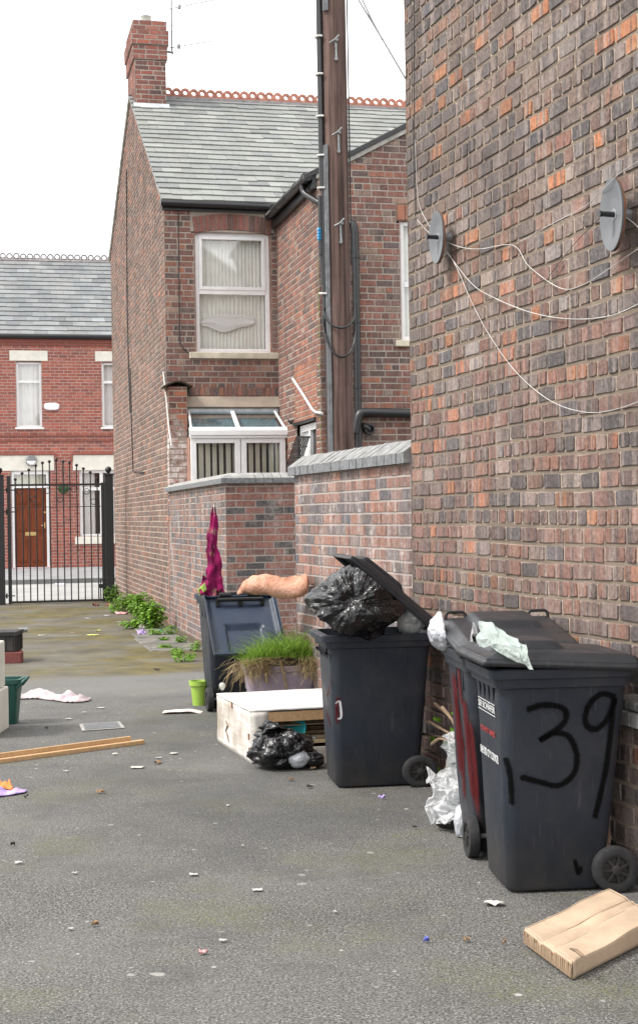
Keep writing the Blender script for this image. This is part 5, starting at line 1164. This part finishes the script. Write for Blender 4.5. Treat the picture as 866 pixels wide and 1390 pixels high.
for k, (a0, z) in enumerate(((.05, .105), (.15, .12), (.28, .135), (.42, .145))):
    b = MB(); b.box((a0, .13, z), (a0+.045, WB-.01, z+.022), 0, (1, 1, 1), lambda q: BT(*q)); b.build('slat', mat['pine_l'], bed, bevel=.002)
b = MB(); b.hexa([BT(.10, .15, .225), BT(.10, WB-.02, .225), BT(.6, WB-.02, .3), BT(.6, .3, .3), BT(.10, .15, .232), BT(.10, WB-.02, .232), BT(.6, WB-.02, .307), BT(.6, .3, .307)]); b.build('loose_panel', mat['card'], bed)
b = MB(); b.box((.01, .02, .005), (LB-.02, WB-.02, .012), 0, (1, 1, 1), lambda q: BT(*q)); b.build('bottom_lining', mat['cheek'], bed)
b = MB(); tr = BT(.02, -.0, .14)                                              # rip down the fabric
pl = [(307, 978), (309.5, 985), (307, 992), (310, 1000), (311, 1008)]; b.tube([onplane(u, v, N0-ey1*.006, ey1) for u, v in pl], [.003, .008, .006, .009, .003], 6); b.build('rip', mat['twig'], bed)
for (u, v) in ((315, 957), (338, 1000), (338.5, 1019)):
    b = MB(); q = onplane(u, v, N0-ey1*.008, ey1); b.box((-.012, -.004, -.02), (.012, .004, .02), 0, (1, 1, 1), lambda t_: q+ex1*t_[0]+ey1*t_[1]+Z*t_[2]); b.build('castor_socket', mat['rust'], bed)
tq = BT(.14, .30, .165); b = MB(); 
b.lathe([(.02, .0), (.09, .008), (.125, .035), (.132, .05), (.126, .05), (.09, .016), (.02, .008)], tq, axis=V((-.25, -.75, .62)), n=26); free('plastic_bowl', b, mat['teal'], 'teal plastic bowl lying tilted inside the broken bed base', 'bowl', tq, smooth=50)
for i, (d, z, s) in enumerate(((.36, .15, .05), (.45, .13, .035))):
    q = BT(.1, d, z); free('paper_scrap', blob(q, (s, s*.7, s*.5), 60+i, amp=.3, ridge=.15, nu=24, nv=16), mat['paper'], 'crumpled pale paper lying on the slats inside the bed base', 'paper', q, 'paper inside the bed base', smooth=180)
bl = onplane(302, 933, BT(.98, .0, 0), V((0, 1, 0))); b = MB(); b.lathe([(.006, -.006), (.013, 0), (.022, .016), (.025, .028), (.019, .044), (.005, .05)], bl-Z*.015, n=14); free('light_globe', b, mat['bulb'], 'small round clear globe resting on the far corner of the bed base', 'globe', bl, smooth=60)

# ------------------------------------------------------------------ planter with grass
pc = D(378, 905, 11.75); pr = math.radians(10); px_ = V((math.cos(pr), math.sin(pr), 0)); py_ = V((-math.sin(pr), math.cos(pr), 0)); ZP = pc.z; PB = V((pc.x, pc.y+.19, 0))
pln = thing('planter', 'faded purple plastic planter trough overgrown with grass behind the bed base', 'planter', PB)
def prr(sx, sy, z): return [PB+px_*q.x+py_*q.y+Z*z for q in rr(sx, -sy, sy, .05, 0)]
b = MB(); b.loft([prr(.235, .135, 0), prr(.25, .15, .15), prr(.253, .153, .155), prr(.256, .156, .25), prr(.262, .162, .255), prr(.272, .172, ZP-.05), prr(.288, .188, ZP-.045), prr(.29, .19, ZP), prr(.27, .17, ZP), prr(.26, .16, ZP-.06)], cap1=False)
b.build('trough', mat['purple_pot'], pln, smooth=35)
b = MB(); b.grid(20, 12, lambda i, j: PB+px_*(-.27+.54*i)+py_*(-.17+.34*j)+Z*(ZP-.02+.10*math.sin(PI*i)*math.sin(PI*j)+.02*N.noise(V((i*6, j*6, 0))))); b.build('soil', mat['soil'], pln, smooth=60)
def blades(n, x0, x1, y0, y1, hmin, hmax, lean, droop, wd):
    b = MB()
    for i in range(n):
        x = R.uniform(x0, x1); y = R.uniform(y0, y1); ed_ = 1-abs(x/.29)**2
        base = PB+px_*x+py_*y+Z*(ZP-.02+.09*max(0, ed_)); h_ = R.uniform(hmin, hmax)*(.45+.95*abs(N.noise(V((x*7, y*9, 2))))+.35*R.random())*(1+.5*sm(-.05, .2, x))
        d = (px_*(x*lean+R.gauss(0, .75))+py_*(y*lean+R.gauss(0, .75))); s_ = px_*math.cos(i)+py_*math.sin(i)
        f = R.uniform(.6, 1.35); pts = []
        for k in range(4): t_ = k/3; q = base+d*h_*t_*t_*.8+Z*(h_*t_-droop*h_*t_*t_); w_ = wd*(1-t_*.9); pts += [q-s_*w_, q+s_*w_]
        b.add(pts, [(0, 1, 3, 2), (2, 3, 5, 4), (4, 5, 7, 6)], 0, (f, f, f*.8))
    return b
blades(1900, -.29, .30, -.17, .17, .05, .30, 1.6, .35, .0042).build('grass', mat['grass'], pln, kind='stuff')
b = MB()
for i in range(1500):                                                      # dead roots and straw hanging over the rim
    x = R.choice((R.gauss(-.27, .045), R.gauss(.24, .07), R.gauss(.28, .06), R.gauss(-.13, .02), R.uniform(-.3, .32))); edge_ = x < -.17 or x > .14
    y = -.17-R.uniform(0, .07) if abs(x) < .30 else R.uniform(-.24, .1)
    dn = R.uniform(.03, .30)*(.3+1.1*abs(N.noise(V((x*14, 1, 5)))))*(1.2 if edge_ else .45); q = PB+px_*x+py_*y+Z*(ZP+R.uniform(-.05, .08)); pts = []
    side = R.gauss(0, 1.1); s_ = px_*math.cos(i)+py_*math.sin(i)*.4; f = R.uniform(.45, 1.3)
    for k in range(4): t_ = k/3; c_ = q+Z*(.03*t_-dn*t_*t_)+px_*(side*.07*t_+(x*.10)*t_)+py_*(-.05*t_+R.gauss(0, .006)); w_ = .003*(1-.6*t_); pts += [c_-s_*w_, c_+s_*w_]
    b.add(pts, [(0, 1, 3, 2), (2, 3, 5, 4), (4, 5, 7, 6)], 0, (f, f, f))
b.build('dry_roots', mat['straw'], pln, kind='stuff')
b = MB(); b.tube(arc([PB+px_*-.02+py_*-.2+Z*(ZP+.05), PB+px_*.0+py_*-.215+Z*(ZP-.03), PB+px_*.03+py_*-.205+Z*(ZP-.2)], .05), .010, 6); b.tube([PB+px_*-.14+py_*-.2+Z*(ZP+.02), PB+px_*-.13+py_*-.215+Z*(ZP-.12)], .012, 6); b.build('root', mat['straw'], pln)
# ------------------------------------------------------------------ pillow, magenta cloth, small pot, paper
pts = [(322, 805), (330, 797), (343, 792), (362, 793), (380, 796), (397, 797), (410, 794), (417, 791), (420, 790)]; rs = [.008, .05, .078, .088, .084, .088, .092, .07, .012]
Pp = [D(u, v+1, 12.15-.06*i) for i, (u, v) in enumerate(pts)]; b = MB(); rings = []
for k in range(81):
    t_ = k/80*(len(Pp)-1); a = int(min(t_, len(Pp)-2)); q = Pp[a].lerp(Pp[a+1], t_-a); r_ = rs[a]+(rs[a+1]-rs[a])*(t_-a)
    rings.append([q+V((0, math.cos(w), 0))*r_*1.5+Z*(math.sin(w)*r_*(1+.20*N.noise(V((k*.11, math.cos(w)*1.2, math.sin(w)*1.2)))-.10*max(0, 1-abs(N.noise(V((k*.25, math.cos(w)*.8, 5+math.sin(w)*.8))))*9))) for w in [2*PI*m/40 for m in range(40)]])
b.loft(rings); free('pillow', b, mat['pillow'], 'stained peach coloured pillow folded over the bin rim against the wall', 'pillow', Pp[3], smooth=180)
MYb = WM[bfar] @ V((-.13, .02, .9)); path = [(291, 688, .012), (291, 700, .022), (289.5, 718, .030), (288, 738, .036), (288, 752, .042), (291, 768, .055), (291, 785, .066), (289, 800, .086), (288, 812, .095)]
MY = MYb.y; b = MB(); rings = []
Q = [(D(u, v, MY), r_) for u, v, r_ in path]
for k in range(49):
    t_ = k/48*(len(Q)-1); a = int(min(t_, len(Q)-2)); q = Q[a][0].lerp(Q[a+1][0], t_-a); r_ = Q[a][1]+(Q[a+1][1]-Q[a][1])*(t_-a)
    rings.append([q+V((math.cos(w), .75*math.sin(w), 0))*r_*(1+.34*math.sin(4*w+k*.11+N.noise(V((k*.12, 0, 1)))*3)+.6*N.noise(V((math.cos(w)*1.3, math.sin(w)*1.3, k*.17)))) for w in [2*PI*m/40 for m in range(40)]])
b.loft(rings); cl = thing('cloth', 'bright magenta cloth draped over a stick standing up in the far bin', 'cloth', Q[-1][0]); b.build('drape', mat['magenta'], cl, smooth=70)
b = MB(); q0 = D(289, 800, MY); b.grid(14, 10, lambda i, j: D(276+18*i-6*j*(1-i), 788+10*i+16*j-8*(1-i)*(1-j), MY-.1-.06*j)+V((0, .03*math.sin(i*9+j*3), .02*N.noise(V((i*6, j*6, 4)))))); b.build('loose_corner', mat['magenta'], cl, smooth=180, solid=.004)
b = MB(); b.grid(8, 6, lambda i, j: D(269+9*i+3*j, 800-9*i+9*j, MY-.17)+V((0, .03*math.sin(i*7), 0))); b.build('lime_corner', mat['lime'], cl, smooth=180, solid=.004)
b = MB(); b.tube([D(291, 815, MY), D(291, 690, MY), D(291, 685, MY)], [.012, .009, .009], 8); b.build('stick', mat['bulb'], cl)
g_ = G(271, 957); b = MB(); b.lathe([(.058, 0), (.075, .17), (.088, .175), (.090, .215), (.08, .215), (.07, .16), (.055, .02)], g_, n=24); free('plant_pot', b, mat['lime'], 'lime green plastic pot standing beside the far bin wheel', 'pot', g_, smooth=40)
g0 = G(254, 968); b = MB(); b.grid(14, 6, lambda i, j: g0+V((-.20+.42*i, -.07+.15*j+.05*i, .012+.03*math.sin(i*5)*i+.008*N.noise(V((i*4, j*4, 0)))))); free('cardboard_sheet', b, plain('pink_card', (.68, .56, .52), .85, .15, 9), 'pale pink torn cardboard sheet flat on the asphalt by the far bin', 'cardboard', g0, smooth=180, solid=.004)
# ------------------------------------------------------------------ things at the left edge
cabx = D(11.5, 930, 11.7); X0 = cabx.x
def cabinet(x0, x1, y0, y1, z0, z1, label, nm='storage_drawer'):
    p = thing(nm, label, 'cabinet', V(((x0+x1)/2, (y0+y1)/2, z0))); b = MB(); b.box((x0, y0, z0), (x1, y1, z1)); b.build('carcass', mat['appliance'], p, bevel=.012)
    b = MB(); b.box((x0+.04, y0-.018, z0+.03), (x1-.04, y0-.001, z1-.03)); b.build('front', mat['appliance'], p, bevel=.006); return p
cabinet(X0-.6, X0, 11.15, 11.72, .0, .335, 'lower white cabinet of the stack at the left edge'); cabinet(X0-.62, X0-.02, 11.12, 11.70, .34, .70, 'upper white cabinet stacked on another at the left edge')
b = MB(); q = V((X0-.09, 11.4, .745)); b = blob(q, (.07, .09, .04), 71, amp=.2, ridge=.1, nu=30, nv=20); free('blue_bottle_bag', b, plain('pale_blue', (.22, .34, .45), .4, .2, 8), 'pale blue plastic scrap on top of the white cabinets', 'plastic scrap', q, smooth=180)
g_ = G(20, 984); x1 = D(24, 950, g_.y).x; cad = thing('food_caddy', 'dark green plastic recycling caddy standing behind the white cabinets', 'caddy', V((x1-.12, g_.y, 0)))
cz = D(20, 923, g_.y).z
def cr_(sx, sy, z): return [V((x1-.12, g_.y+.1, z))+V((q.x, q.y, 0)) for q in rr(sx, -sy, sy, .03, 0)]
b = MB(); b.loft([cr_(.095, .08, 0), cr_(.125, .12, cz-.03), cr_(.15, .14, cz-.028), cr_(.152, .142, cz+.005), cr_(.13, .12, cz+.005), cr_(.12, .11, cz-.1)]); b.build('body', mat['caddy'], cad, smooth=35)
b = MB(); b.tube(arc([V((x1-.0, g_.y-.02, cz-.06)), V((x1+.075, g_.y-.01, cz+.005)), V((x1+.06, g_.y+.17, cz+.005)), V((x1-.0, g_.y+.2, cz-.06))], .03), .014, 8); b.build('handle', mat['caddy'], cad, smooth=50)
g_ = G(22, 900); bx0 = D(22, 870, g_.y).x; cz1 = D(22, 856, g_.y+.2).z
crate = thing('plastic_crate', 'black plastic crate standing on maroon timbers at the left edge', 'crate', V((bx0-.25, g_.y+.2, .12)))
b = MB(); z0c = .13; b.box((bx0-.5, g_.y+.02, z0c), (bx0-.01, g_.y+.42, cz1-.03)); b.box((bx0-.52, g_.y, cz1-.05), (bx0+.005, g_.y+.44, cz1))
for k in range(5): b.box((bx0-.011, g_.y+.04+.085*k, z0c), (bx0+.001, g_.y+.06+.085*k, cz1-.05))
for k in range(6): b.box((bx0-.48+.085*k, g_.y+.008, z0c), (bx0-.46+.085*k, g_.y+.021, cz1-.05))
b.build('box', mat['bin_dark'], crate, bevel=.006)
tm = 'maroon painted timber baulk lying under the black crate'
for (u, v, o_, l2) in ((29, 906, 0, 'front maroon painted timber baulk lying under the black crate'), (27, 899, .28, 'rear maroon painted timber baulk lying under the black crate')):
    q = G(u, v+1); b = MB(); q = V((D(u, v, g_.y-.05+o_).x, g_.y-.05+o_, 0)); b.box((q.x-1.0, q.y, 0), (q.x, q.y+.16, .125)); free('timber', b, mat['maroon'], l2, 'timber', q, bevel=.005)
# two battens on the asphalt
e0, e1 = G(-30, 1041), G(197, 1010); dv = (e1-e0).normalized(); nv_ = V((-dv.y, dv.x, 0))
def batten(a, b_, o, w_, h_, label):
    m_ = MB(); q0 = a+nv_*o; q1 = b_+nv_*o; m_.hexa([q0, q1, q1+nv_*w_, q0+nv_*w_]+[q+Z*h_ for q in (q0, q1, q1+nv_*w_, q0+nv_*w_)]); 
    p = free('batten', m_, mat['pine'], label, 'batten', (q0+q1)/2, bevel=.003); return p
batten(e0, e1, 0, .045, .03, 'front low light wood batten lying across the asphalt'); batten(e0-dv*.2, e1-dv*.085, .048, .022, .062, 'taller rear light wood batten lying against the front batten')
b = MB()
for t_ in (.30, .62): q = e0.lerp(e1, t_)+nv_*.0465+Z*.048; b.lathe([(.007, 0), (.007, .003)], q, axis=-nv_, n=8)
# cloths on the ground
def clothpile(pts, wd, hgt, m, label, seed, name='rag', solid=.006):
    P = [G(u, v) for u, v in pts]; b = MB()
    def f(i, j):
        k = i*(len(P)-1); a = int(min(k, len(P)-2)); q = P[a].lerp(P[a+1], k-a); e = math.sin(PI*i)**.5 if 0 < i < 1 else 0
        t_ = j*2-1
        return q+V((0, t_*wd*(.35+.65*e)*(1+.35*N.noise(V((i*5, seed, j*2)))), .008+hgt*(1-t_*t_)*e*max(.15, .55+1.1*N.noise(V((i*6.5, j*1.4, seed))))+hgt*.22*abs(N.noise(V((i*16, j*5, seed))))))
    b.grid(60, 16, f); return free(name, b, mat[m], label, 'rag', P[len(P)//2], smooth=180, solid=solid)
clothpile([(18, 949), (40, 947), (62, 947), (85, 950), (105, 952), (123, 951)], .17, .085, 'rag', 'dirty pale pink cloth crumpled on the asphalt by the green caddy', 3)
clothpile([(-60, 1084), (-20, 1082), (10, 1079), (36, 1076)], .075, .035, 'lilac', 'lilac towel lying on the asphalt at the left edge', 9, 'towel')
clothpile([(-40, 1068), (-10, 1069), (8, 1072), (18, 1074)], .022, .07, 'orange', 'orange strip of cloth lying on the lilac towel', 5, 'cloth_strip')
# manhole
q = [G(u, v) for u, v in ((112, 993), (170, 989), (163, 980.5), (108, 984))]; b = MB(); b.add([p+Z*.004 for p in q]+[p+Z*.008 for p in q], [(4, 5, 6, 7), (0, 1, 5, 4), (1, 2, 6, 5), (2, 3, 7, 6), (3, 0, 4, 7)])
mh = free('drain_cover', b, plain('pale_frame', (.30, .29, .27), .85, .2, 20), 'small square grey drain cover set in the asphalt', 'drain cover', (q[0]+q[2])/2)
c4 = (q[0]+q[1]+q[2]+q[3])/4; b = MB(); b.add([c4+(p-c4)*.84+Z*.0105 for p in q], [(0, 1, 2, 3)]); pl_ = b.build('lid', plain('lid_grey', (.105, .11, .115), .7, .25, 16, bump=.4), mh)
# ------------------------------------------------------------------ flattened cardboard box, bottom right
KA = G(713, 1261, .062); KB = G(827, 1211, .066); kx = (KB-KA); kl = kx.length; kx.normalize(); ky = V((.24, -.97, 0))
KT = lambda a, d, z: V((KA.x, KA.y, 0))+kx*a+ky*d+Z*z
bx = thing('cardboard_box', 'squashed brown cardboard box lying in the bottom right corner', 'box', KT(.2, .25, 0))
KD = .44
hz_ = lambda a, d: .062+.004*N.noise(V((a*4, d*4, 2)))-.009*max(0, 1-abs(d-.15-.05*a)/.03)-.007*max(0, 1-abs(d-.27+.05*a)/.025)+.012*sm(.25, .45, a)
b = MB(); b.grid(30, 30, lambda i, j: KT(kl*1.0*i, KD*j, hz_(kl*i, KD*j))); 
b.grid(30, 5, lambda i, j: KT(kl*i, -.002-.012*math.sin(PI*j), hz_(kl*i, 0)*j+.004)); b.grid(30, 5, lambda i, j: KT(-.002-.01*math.sin(PI*j)+.003*N.noise(V((i*20, j*3, 0))), KD*i, hz_(0, KD*i)*j+.004)); b.grid(30, 5, lambda i, j: KT(kl, KD*i, hz_(kl, KD*i)*j+.004)); b.grid(30, 5, lambda i, j: KT(kl*i, KD, hz_(kl*i, KD)*j+.004))
b.build('box_body', mat['card'], bx, smooth=25, solid=.004)
b = MB(); 
def crease(a0, d0, a1, d1, w_=.0035):
    P_ = []
    for k in range(11):
        t_ = k/10; a = a0+(a1-a0)*t_; d = d0+(d1-d0)*t_+.008*N.noise(V((t_*5, a0*9, 1))); P_.append(KT(a, d, hz_(a, d)+.002))
    b.tube(P_, w_, 5)
crease(.0, .15, kl-.01, .17, .0018); crease(.0, .27, kl*.85, .25, .0015); b.build('crease', mat['card_edge'], bx)
b = MB(); n_ = 60
for i in range(n_):                                                       # open corrugated end
    d = KD*(i+.15)/n_; h_ = hz_(0, d); b.hexa([KT(-.018, d, .012+.004*R.random()), KT(-.012, d, .012), KT(-.012, d+KD/n_*.6, .012), KT(-.018, d+KD/n_*.6, .012), KT(-.015+R.uniform(-.004, .003), d, h_-.004), KT(-.010, d, h_-.002), KT(-.010, d+KD/n_*.6, h_-.002), KT(-.015, d+KD/n_*.6, h_-.004)])
b.build('torn_edge', mat['card_edge'], bx)
b = MB(); a0 = (.10, .24)
P_ = [onplane(u, v, KT(0, 0, .095), Z) for u, v in ((773, 1289), (782, 1292), (789, 1298), (795, 1301))]; b.tube([p+Z*.004 for p in P_], [.003, .007, .007, .002], 6); b.build('torn_slit', mat['twig'], bx)
# ------------------------------------------------------------------ scattered litter
lit = {'paper': ('small scrap of white paper lying on the alley ground', 'white scraps scattered over the alley'), 'brown': ('small brown dead leaf lying on the asphalt', 'dead leaves on the asphalt'), 'dark': ('small dark chip lying on the alley ground', 'dark chips on the alley ground')}
mat['brown'] = plain('brown', (.25, .16, .09), .9, .2, 30); mat['dark'] = plain('dark', (.03, .027, .025), .9, .3, 30); mat['yellowgreen'] = plain('yellowgreen', (.42, .44, .14), .8, .2, 20)
mat['pinkish'] = plain('pinkish', (.62, .30, .30), .8, .2, 20); mat['blue'] = plain('blue', (.12, .14, .5), .5, .2, 20); mat['redbit'] = plain('redbit', (.4, .05, .05), .6, .2, 20)
def scrap(u, v, wpx, m, label, cat, grp=None, name='litter_scrap', rise=.02):
    q = G(u, v); w_ = wpx*.8*q.y/F; b = MB(); sd_ = R.random()*50; an = R.uniform(-.4, .4); X_ = V((math.cos(an), math.sin(an), 0)); Y_ = V((-math.sin(an), math.cos(an), 0)); asp = R.uniform(.45, .9)
    def f(i, j):
        r_ = max(abs(i-.5), abs(j-.5))*2; k = 1+.35*N.noise(V((i*2.2, j*2.2, sd_)))
        return q+X_*(i-.5)*w_*k+Y_*(j-.5)*w_*asp*k+Z*(.006+rise*max(0, .4+N.noise(V((i*3, j*3, sd_)))))
    b.grid(6, 5, f); return free(name, b, mat[m], label, cat, q, grp, smooth=60, solid=.002)
for u, v, w_ in ((146, 836, 12), (163, 845, 10), (207, 881, 10), (218, 863, 9), (210, 870, 6), (120, 840, 11), (57, 863, 12), (98, 860, 7), (94, 977, 10), (137, 962, 14), (187, 1043, 20), (91, 1048, 10), (26, 1173, 13), (102, 1187, 9), (97, 1263, 9), (264, 1189, 14), (303, 1279, 13), (157, 1025, 9), (236, 1024, 12), (216, 1030, 9), (237, 883, 8), (310, 1095, 6), (455, 1240, 6), (350, 1210, 18), (330, 1150, 5), (115, 968, 7)):
    scrap(u, v, w_, 'paper', *((lit['paper'][0], 'litter', lit['paper'][1])), rise=.008)
for u, v, w_ in ((215, 1037, 12), (137, 1077, 14), (129, 1258, 12), (633, 1279, 11), (684, 1283, 5), (395, 1060, 9), (425, 1045, 10)): scrap(u, v, w_, 'brown', lit['brown'][0], 'leaf', lit['brown'][1], 'dead_leaf')
for u, v, w_ in ((213, 910, 10), (421, 1070, 9), (18, 1149, 7), (36, 1084, 6), (563, 1126, 6), (64, 990, 5)): scrap(u, v, w_, 'dark', lit['dark'][0], 'litter', lit['dark'][1], 'dark_chip')
scrap(192, 862, 13, 'lilac', 'white and lilac crumpled packet among the weeds by the wall', 'packet', None, 'packet', .08); scrap(193, 857, 9, 'paper', 'crumpled white tissue beside the lilac packet', 'tissue', None, 'tissue', .12)
scrap(242, 886, 9, 'orange', 'bright orange scrap among the weed tufts by the wall', 'litter', None, 'wrapper', .05); scrap(165, 834, 22, 'pinkish', 'long reddish cardboard strip lying in front of the leafy weeds', 'cardboard', None, 'cardboard_strip', .05)
scrap(127, 863, 20, 'yellowgreen', 'yellow green flattened leaf on the mossy ground', 'leaf', None, 'leaf'); scrap(134, 857, 10, 'yellowgreen', 'small yellow green leaf behind the larger flattened leaf', 'leaf', None, 'leaf')
scrap(148, 822, 8, 'redbit', 'red scrap beside the weeds at the gate post', 'litter', None, 'wrapper', .05); scrap(220, 857, 9, 'teal', 'flat teal scrap under the leafy weeds', 'litter', None, 'wrapper')
scrap(131, 823, 10, 'maroon', 'dark red brick piece lying under the gate', 'brick', None, 'brick_piece', .06); scrap(670, 1229, 31, 'paper', 'pale oval leaf lying on the asphalt in front of the numbered bin', 'leaf', None, 'pale_leaf')
scrap(518, 1085, 11, 'lilac', 'small blue and white wrapper in front of the middle bin', 'wrapper', None, 'wrapper'); scrap(578, 1280, 9, 'blue', 'tiny blue scrap near the bottom edge of the asphalt', 'litter', None, 'wrapper'); scrap(276, 1296, 13, 'pinkish', 'pink scrap near the bottom edge of the asphalt', 'litter', None, 'wrapper')
q = D(82, 793.5, 35.0); q.z = LZ(35)+.03; b = MB(); b.tube([q-V((.12, 0, 0)), q+V((.12, 0, 0))], .035, 8); free('drink_can', b, plain('can_mix', (.55, .5, .6), .4, .3, 4), 'small blue and red drink can lying by the street kerb', 'can', q)
q = G(33, 858); b = MB(); b.tube([q+Z*.035-V((.07, 0, 0)), q+Z*.035+V((.05, .03, 0))], [.03, .03], 10); free('drink_can', b, mat['steel'], 'crushed silver can on the damp ground behind the black crate', 'can', q)
# slabs in the path strip at the wall foot
b = MB()
for (e2a, e2b, xa, xb) in ((-2.4, -1.5, -.75, -.15), (-3.5, -2.45, -.8, -.15), (-4.5, -3.55, -.8, -.12), (-1.45, -.6, -.62, -.1)):
    b.hexa([HB(xa, e2a, 0), HB(xb, e2a, 0), HB(xb, e2b, 0), HB(xa, e2b, 0), HB(xa+.01, e2a+.01, .012), HB(xb-.01, e2a+.01, .012), HB(xb-.01, e2b-.01, .012), HB(xa+.01, e2b-.01, .012)])
b.build('path_slabs', plain('path_slab', (.135, .128, .11), .95, .45, 4, bump=.5), kind='structure')
# moss streak on the wing corner
b = MB()
for i in range(130):
    z = R.uniform(2.2, 5.2); q = FS.P(OL-.02+R.uniform(-.03, .02), z, .006); leaf(b, q, R.uniform(.02, .05), (-PV+V((0, 0, .2))).normalized())
b.build('moss', leafmat('moss', (.16, .19, .03), (.28, .28, .06)), hb, kind='stuff')

# ------------------------------------------------------------------ light, sky, camera
SUN_EL, SUN_AZ = math.radians(52), math.radians(252)       # compass-style from +Y towards +X: sun high, from the left rear of the camera
sd3 = V((math.sin(SUN_AZ)*math.cos(SUN_EL), math.cos(SUN_AZ)*math.cos(SUN_EL), math.sin(SUN_EL)))
sl = bpy.data.lights.new('sun', 'SUN'); sl.energy = 2.2; sl.angle = math.radians(10); sl.color = (1, .96, .9)
so = bpy.data.objects.new('sun', sl); COL.objects.link(so); so.rotation_euler = sd3.to_track_quat('Z', 'Y').to_euler(); so.location = (0, 0, 30)
wd = bpy.data.worlds.new('World'); sc.world = wd; wd.use_nodes = True; nt = wd.node_tree; nt.nodes.clear()
ow = nt.nodes.new('ShaderNodeOutputWorld'); bg = nt.nodes.new('ShaderNodeBackground'); sk = nt.nodes.new('ShaderNodeTexSky'); sk.sky_type = 'NISHITA'; sk.sun_disc = False
sk.sun_elevation = SUN_EL; sk.sun_rotation = SUN_AZ; sk.air_density = 1.0; sk.dust_density = 3.0
tc = nt.nodes.new('ShaderNodeTexCoord'); mp = nt.nodes.new('ShaderNodeMapping'); mp.inputs['Scale'].default_value = (1, 1, 2.2); nz = nt.nodes.new('ShaderNodeTexNoise'); nz.inputs['Scale'].default_value = 2.2; nz.inputs['Detail'].default_value = 5
rp = nt.nodes.new('ShaderNodeMapRange'); rp.inputs[1].default_value = .25; rp.inputs[2].default_value = .75; rp.inputs[3].default_value = 8.5; rp.inputs[4].default_value = 11.5
cb_ = nt.nodes.new('ShaderNodeCombineColor'); mx = nt.nodes.new('ShaderNodeMix'); mx.data_type = 'RGBA'; mx.inputs[0].default_value = .9
nt.links.new(tc.outputs['Generated'], mp.inputs[0]); nt.links.new(mp.outputs[0], nz.inputs['Vector']); nt.links.new(nz.outputs['Fac'], rp.inputs[0])
for i in range(3): nt.links.new(rp.outputs[0], cb_.inputs[i])
nt.links.new(sk.outputs[0], mx.inputs[6]); nt.links.new(cb_.outputs[0], mx.inputs[7]); nt.links.new(mx.outputs[2], bg.inputs[0]); bg.inputs[1].default_value = .12
nt.links.new(bg.outputs[0], ow.inputs[0])
cam = bpy.data.cameras.new('camera'); co_ = bpy.data.objects.new('camera', cam); COL.objects.link(co_); sc.camera = co_
cr_, sr_ = math.cos(ROLL), math.sin(ROLL)
co_.matrix_world = M(((cr_, sr_, 0, 0), (0, 0, -1, 0), (-sr_, cr_, 0, H), (0, 0, 0, 1)))
cam.sensor_fit = 'AUTO'; cam.sensor_width = 36; cam.lens = 36*F/1390; cam.shift_y = 5/1390; cam.clip_end = 3000; cam.clip_start = .05
vw = sc.view_settings; vw.view_transform = 'Standard'; vw.look = 'None'; vw.exposure = .92; vw.gamma = 1; vw.use_curve_mapping = False
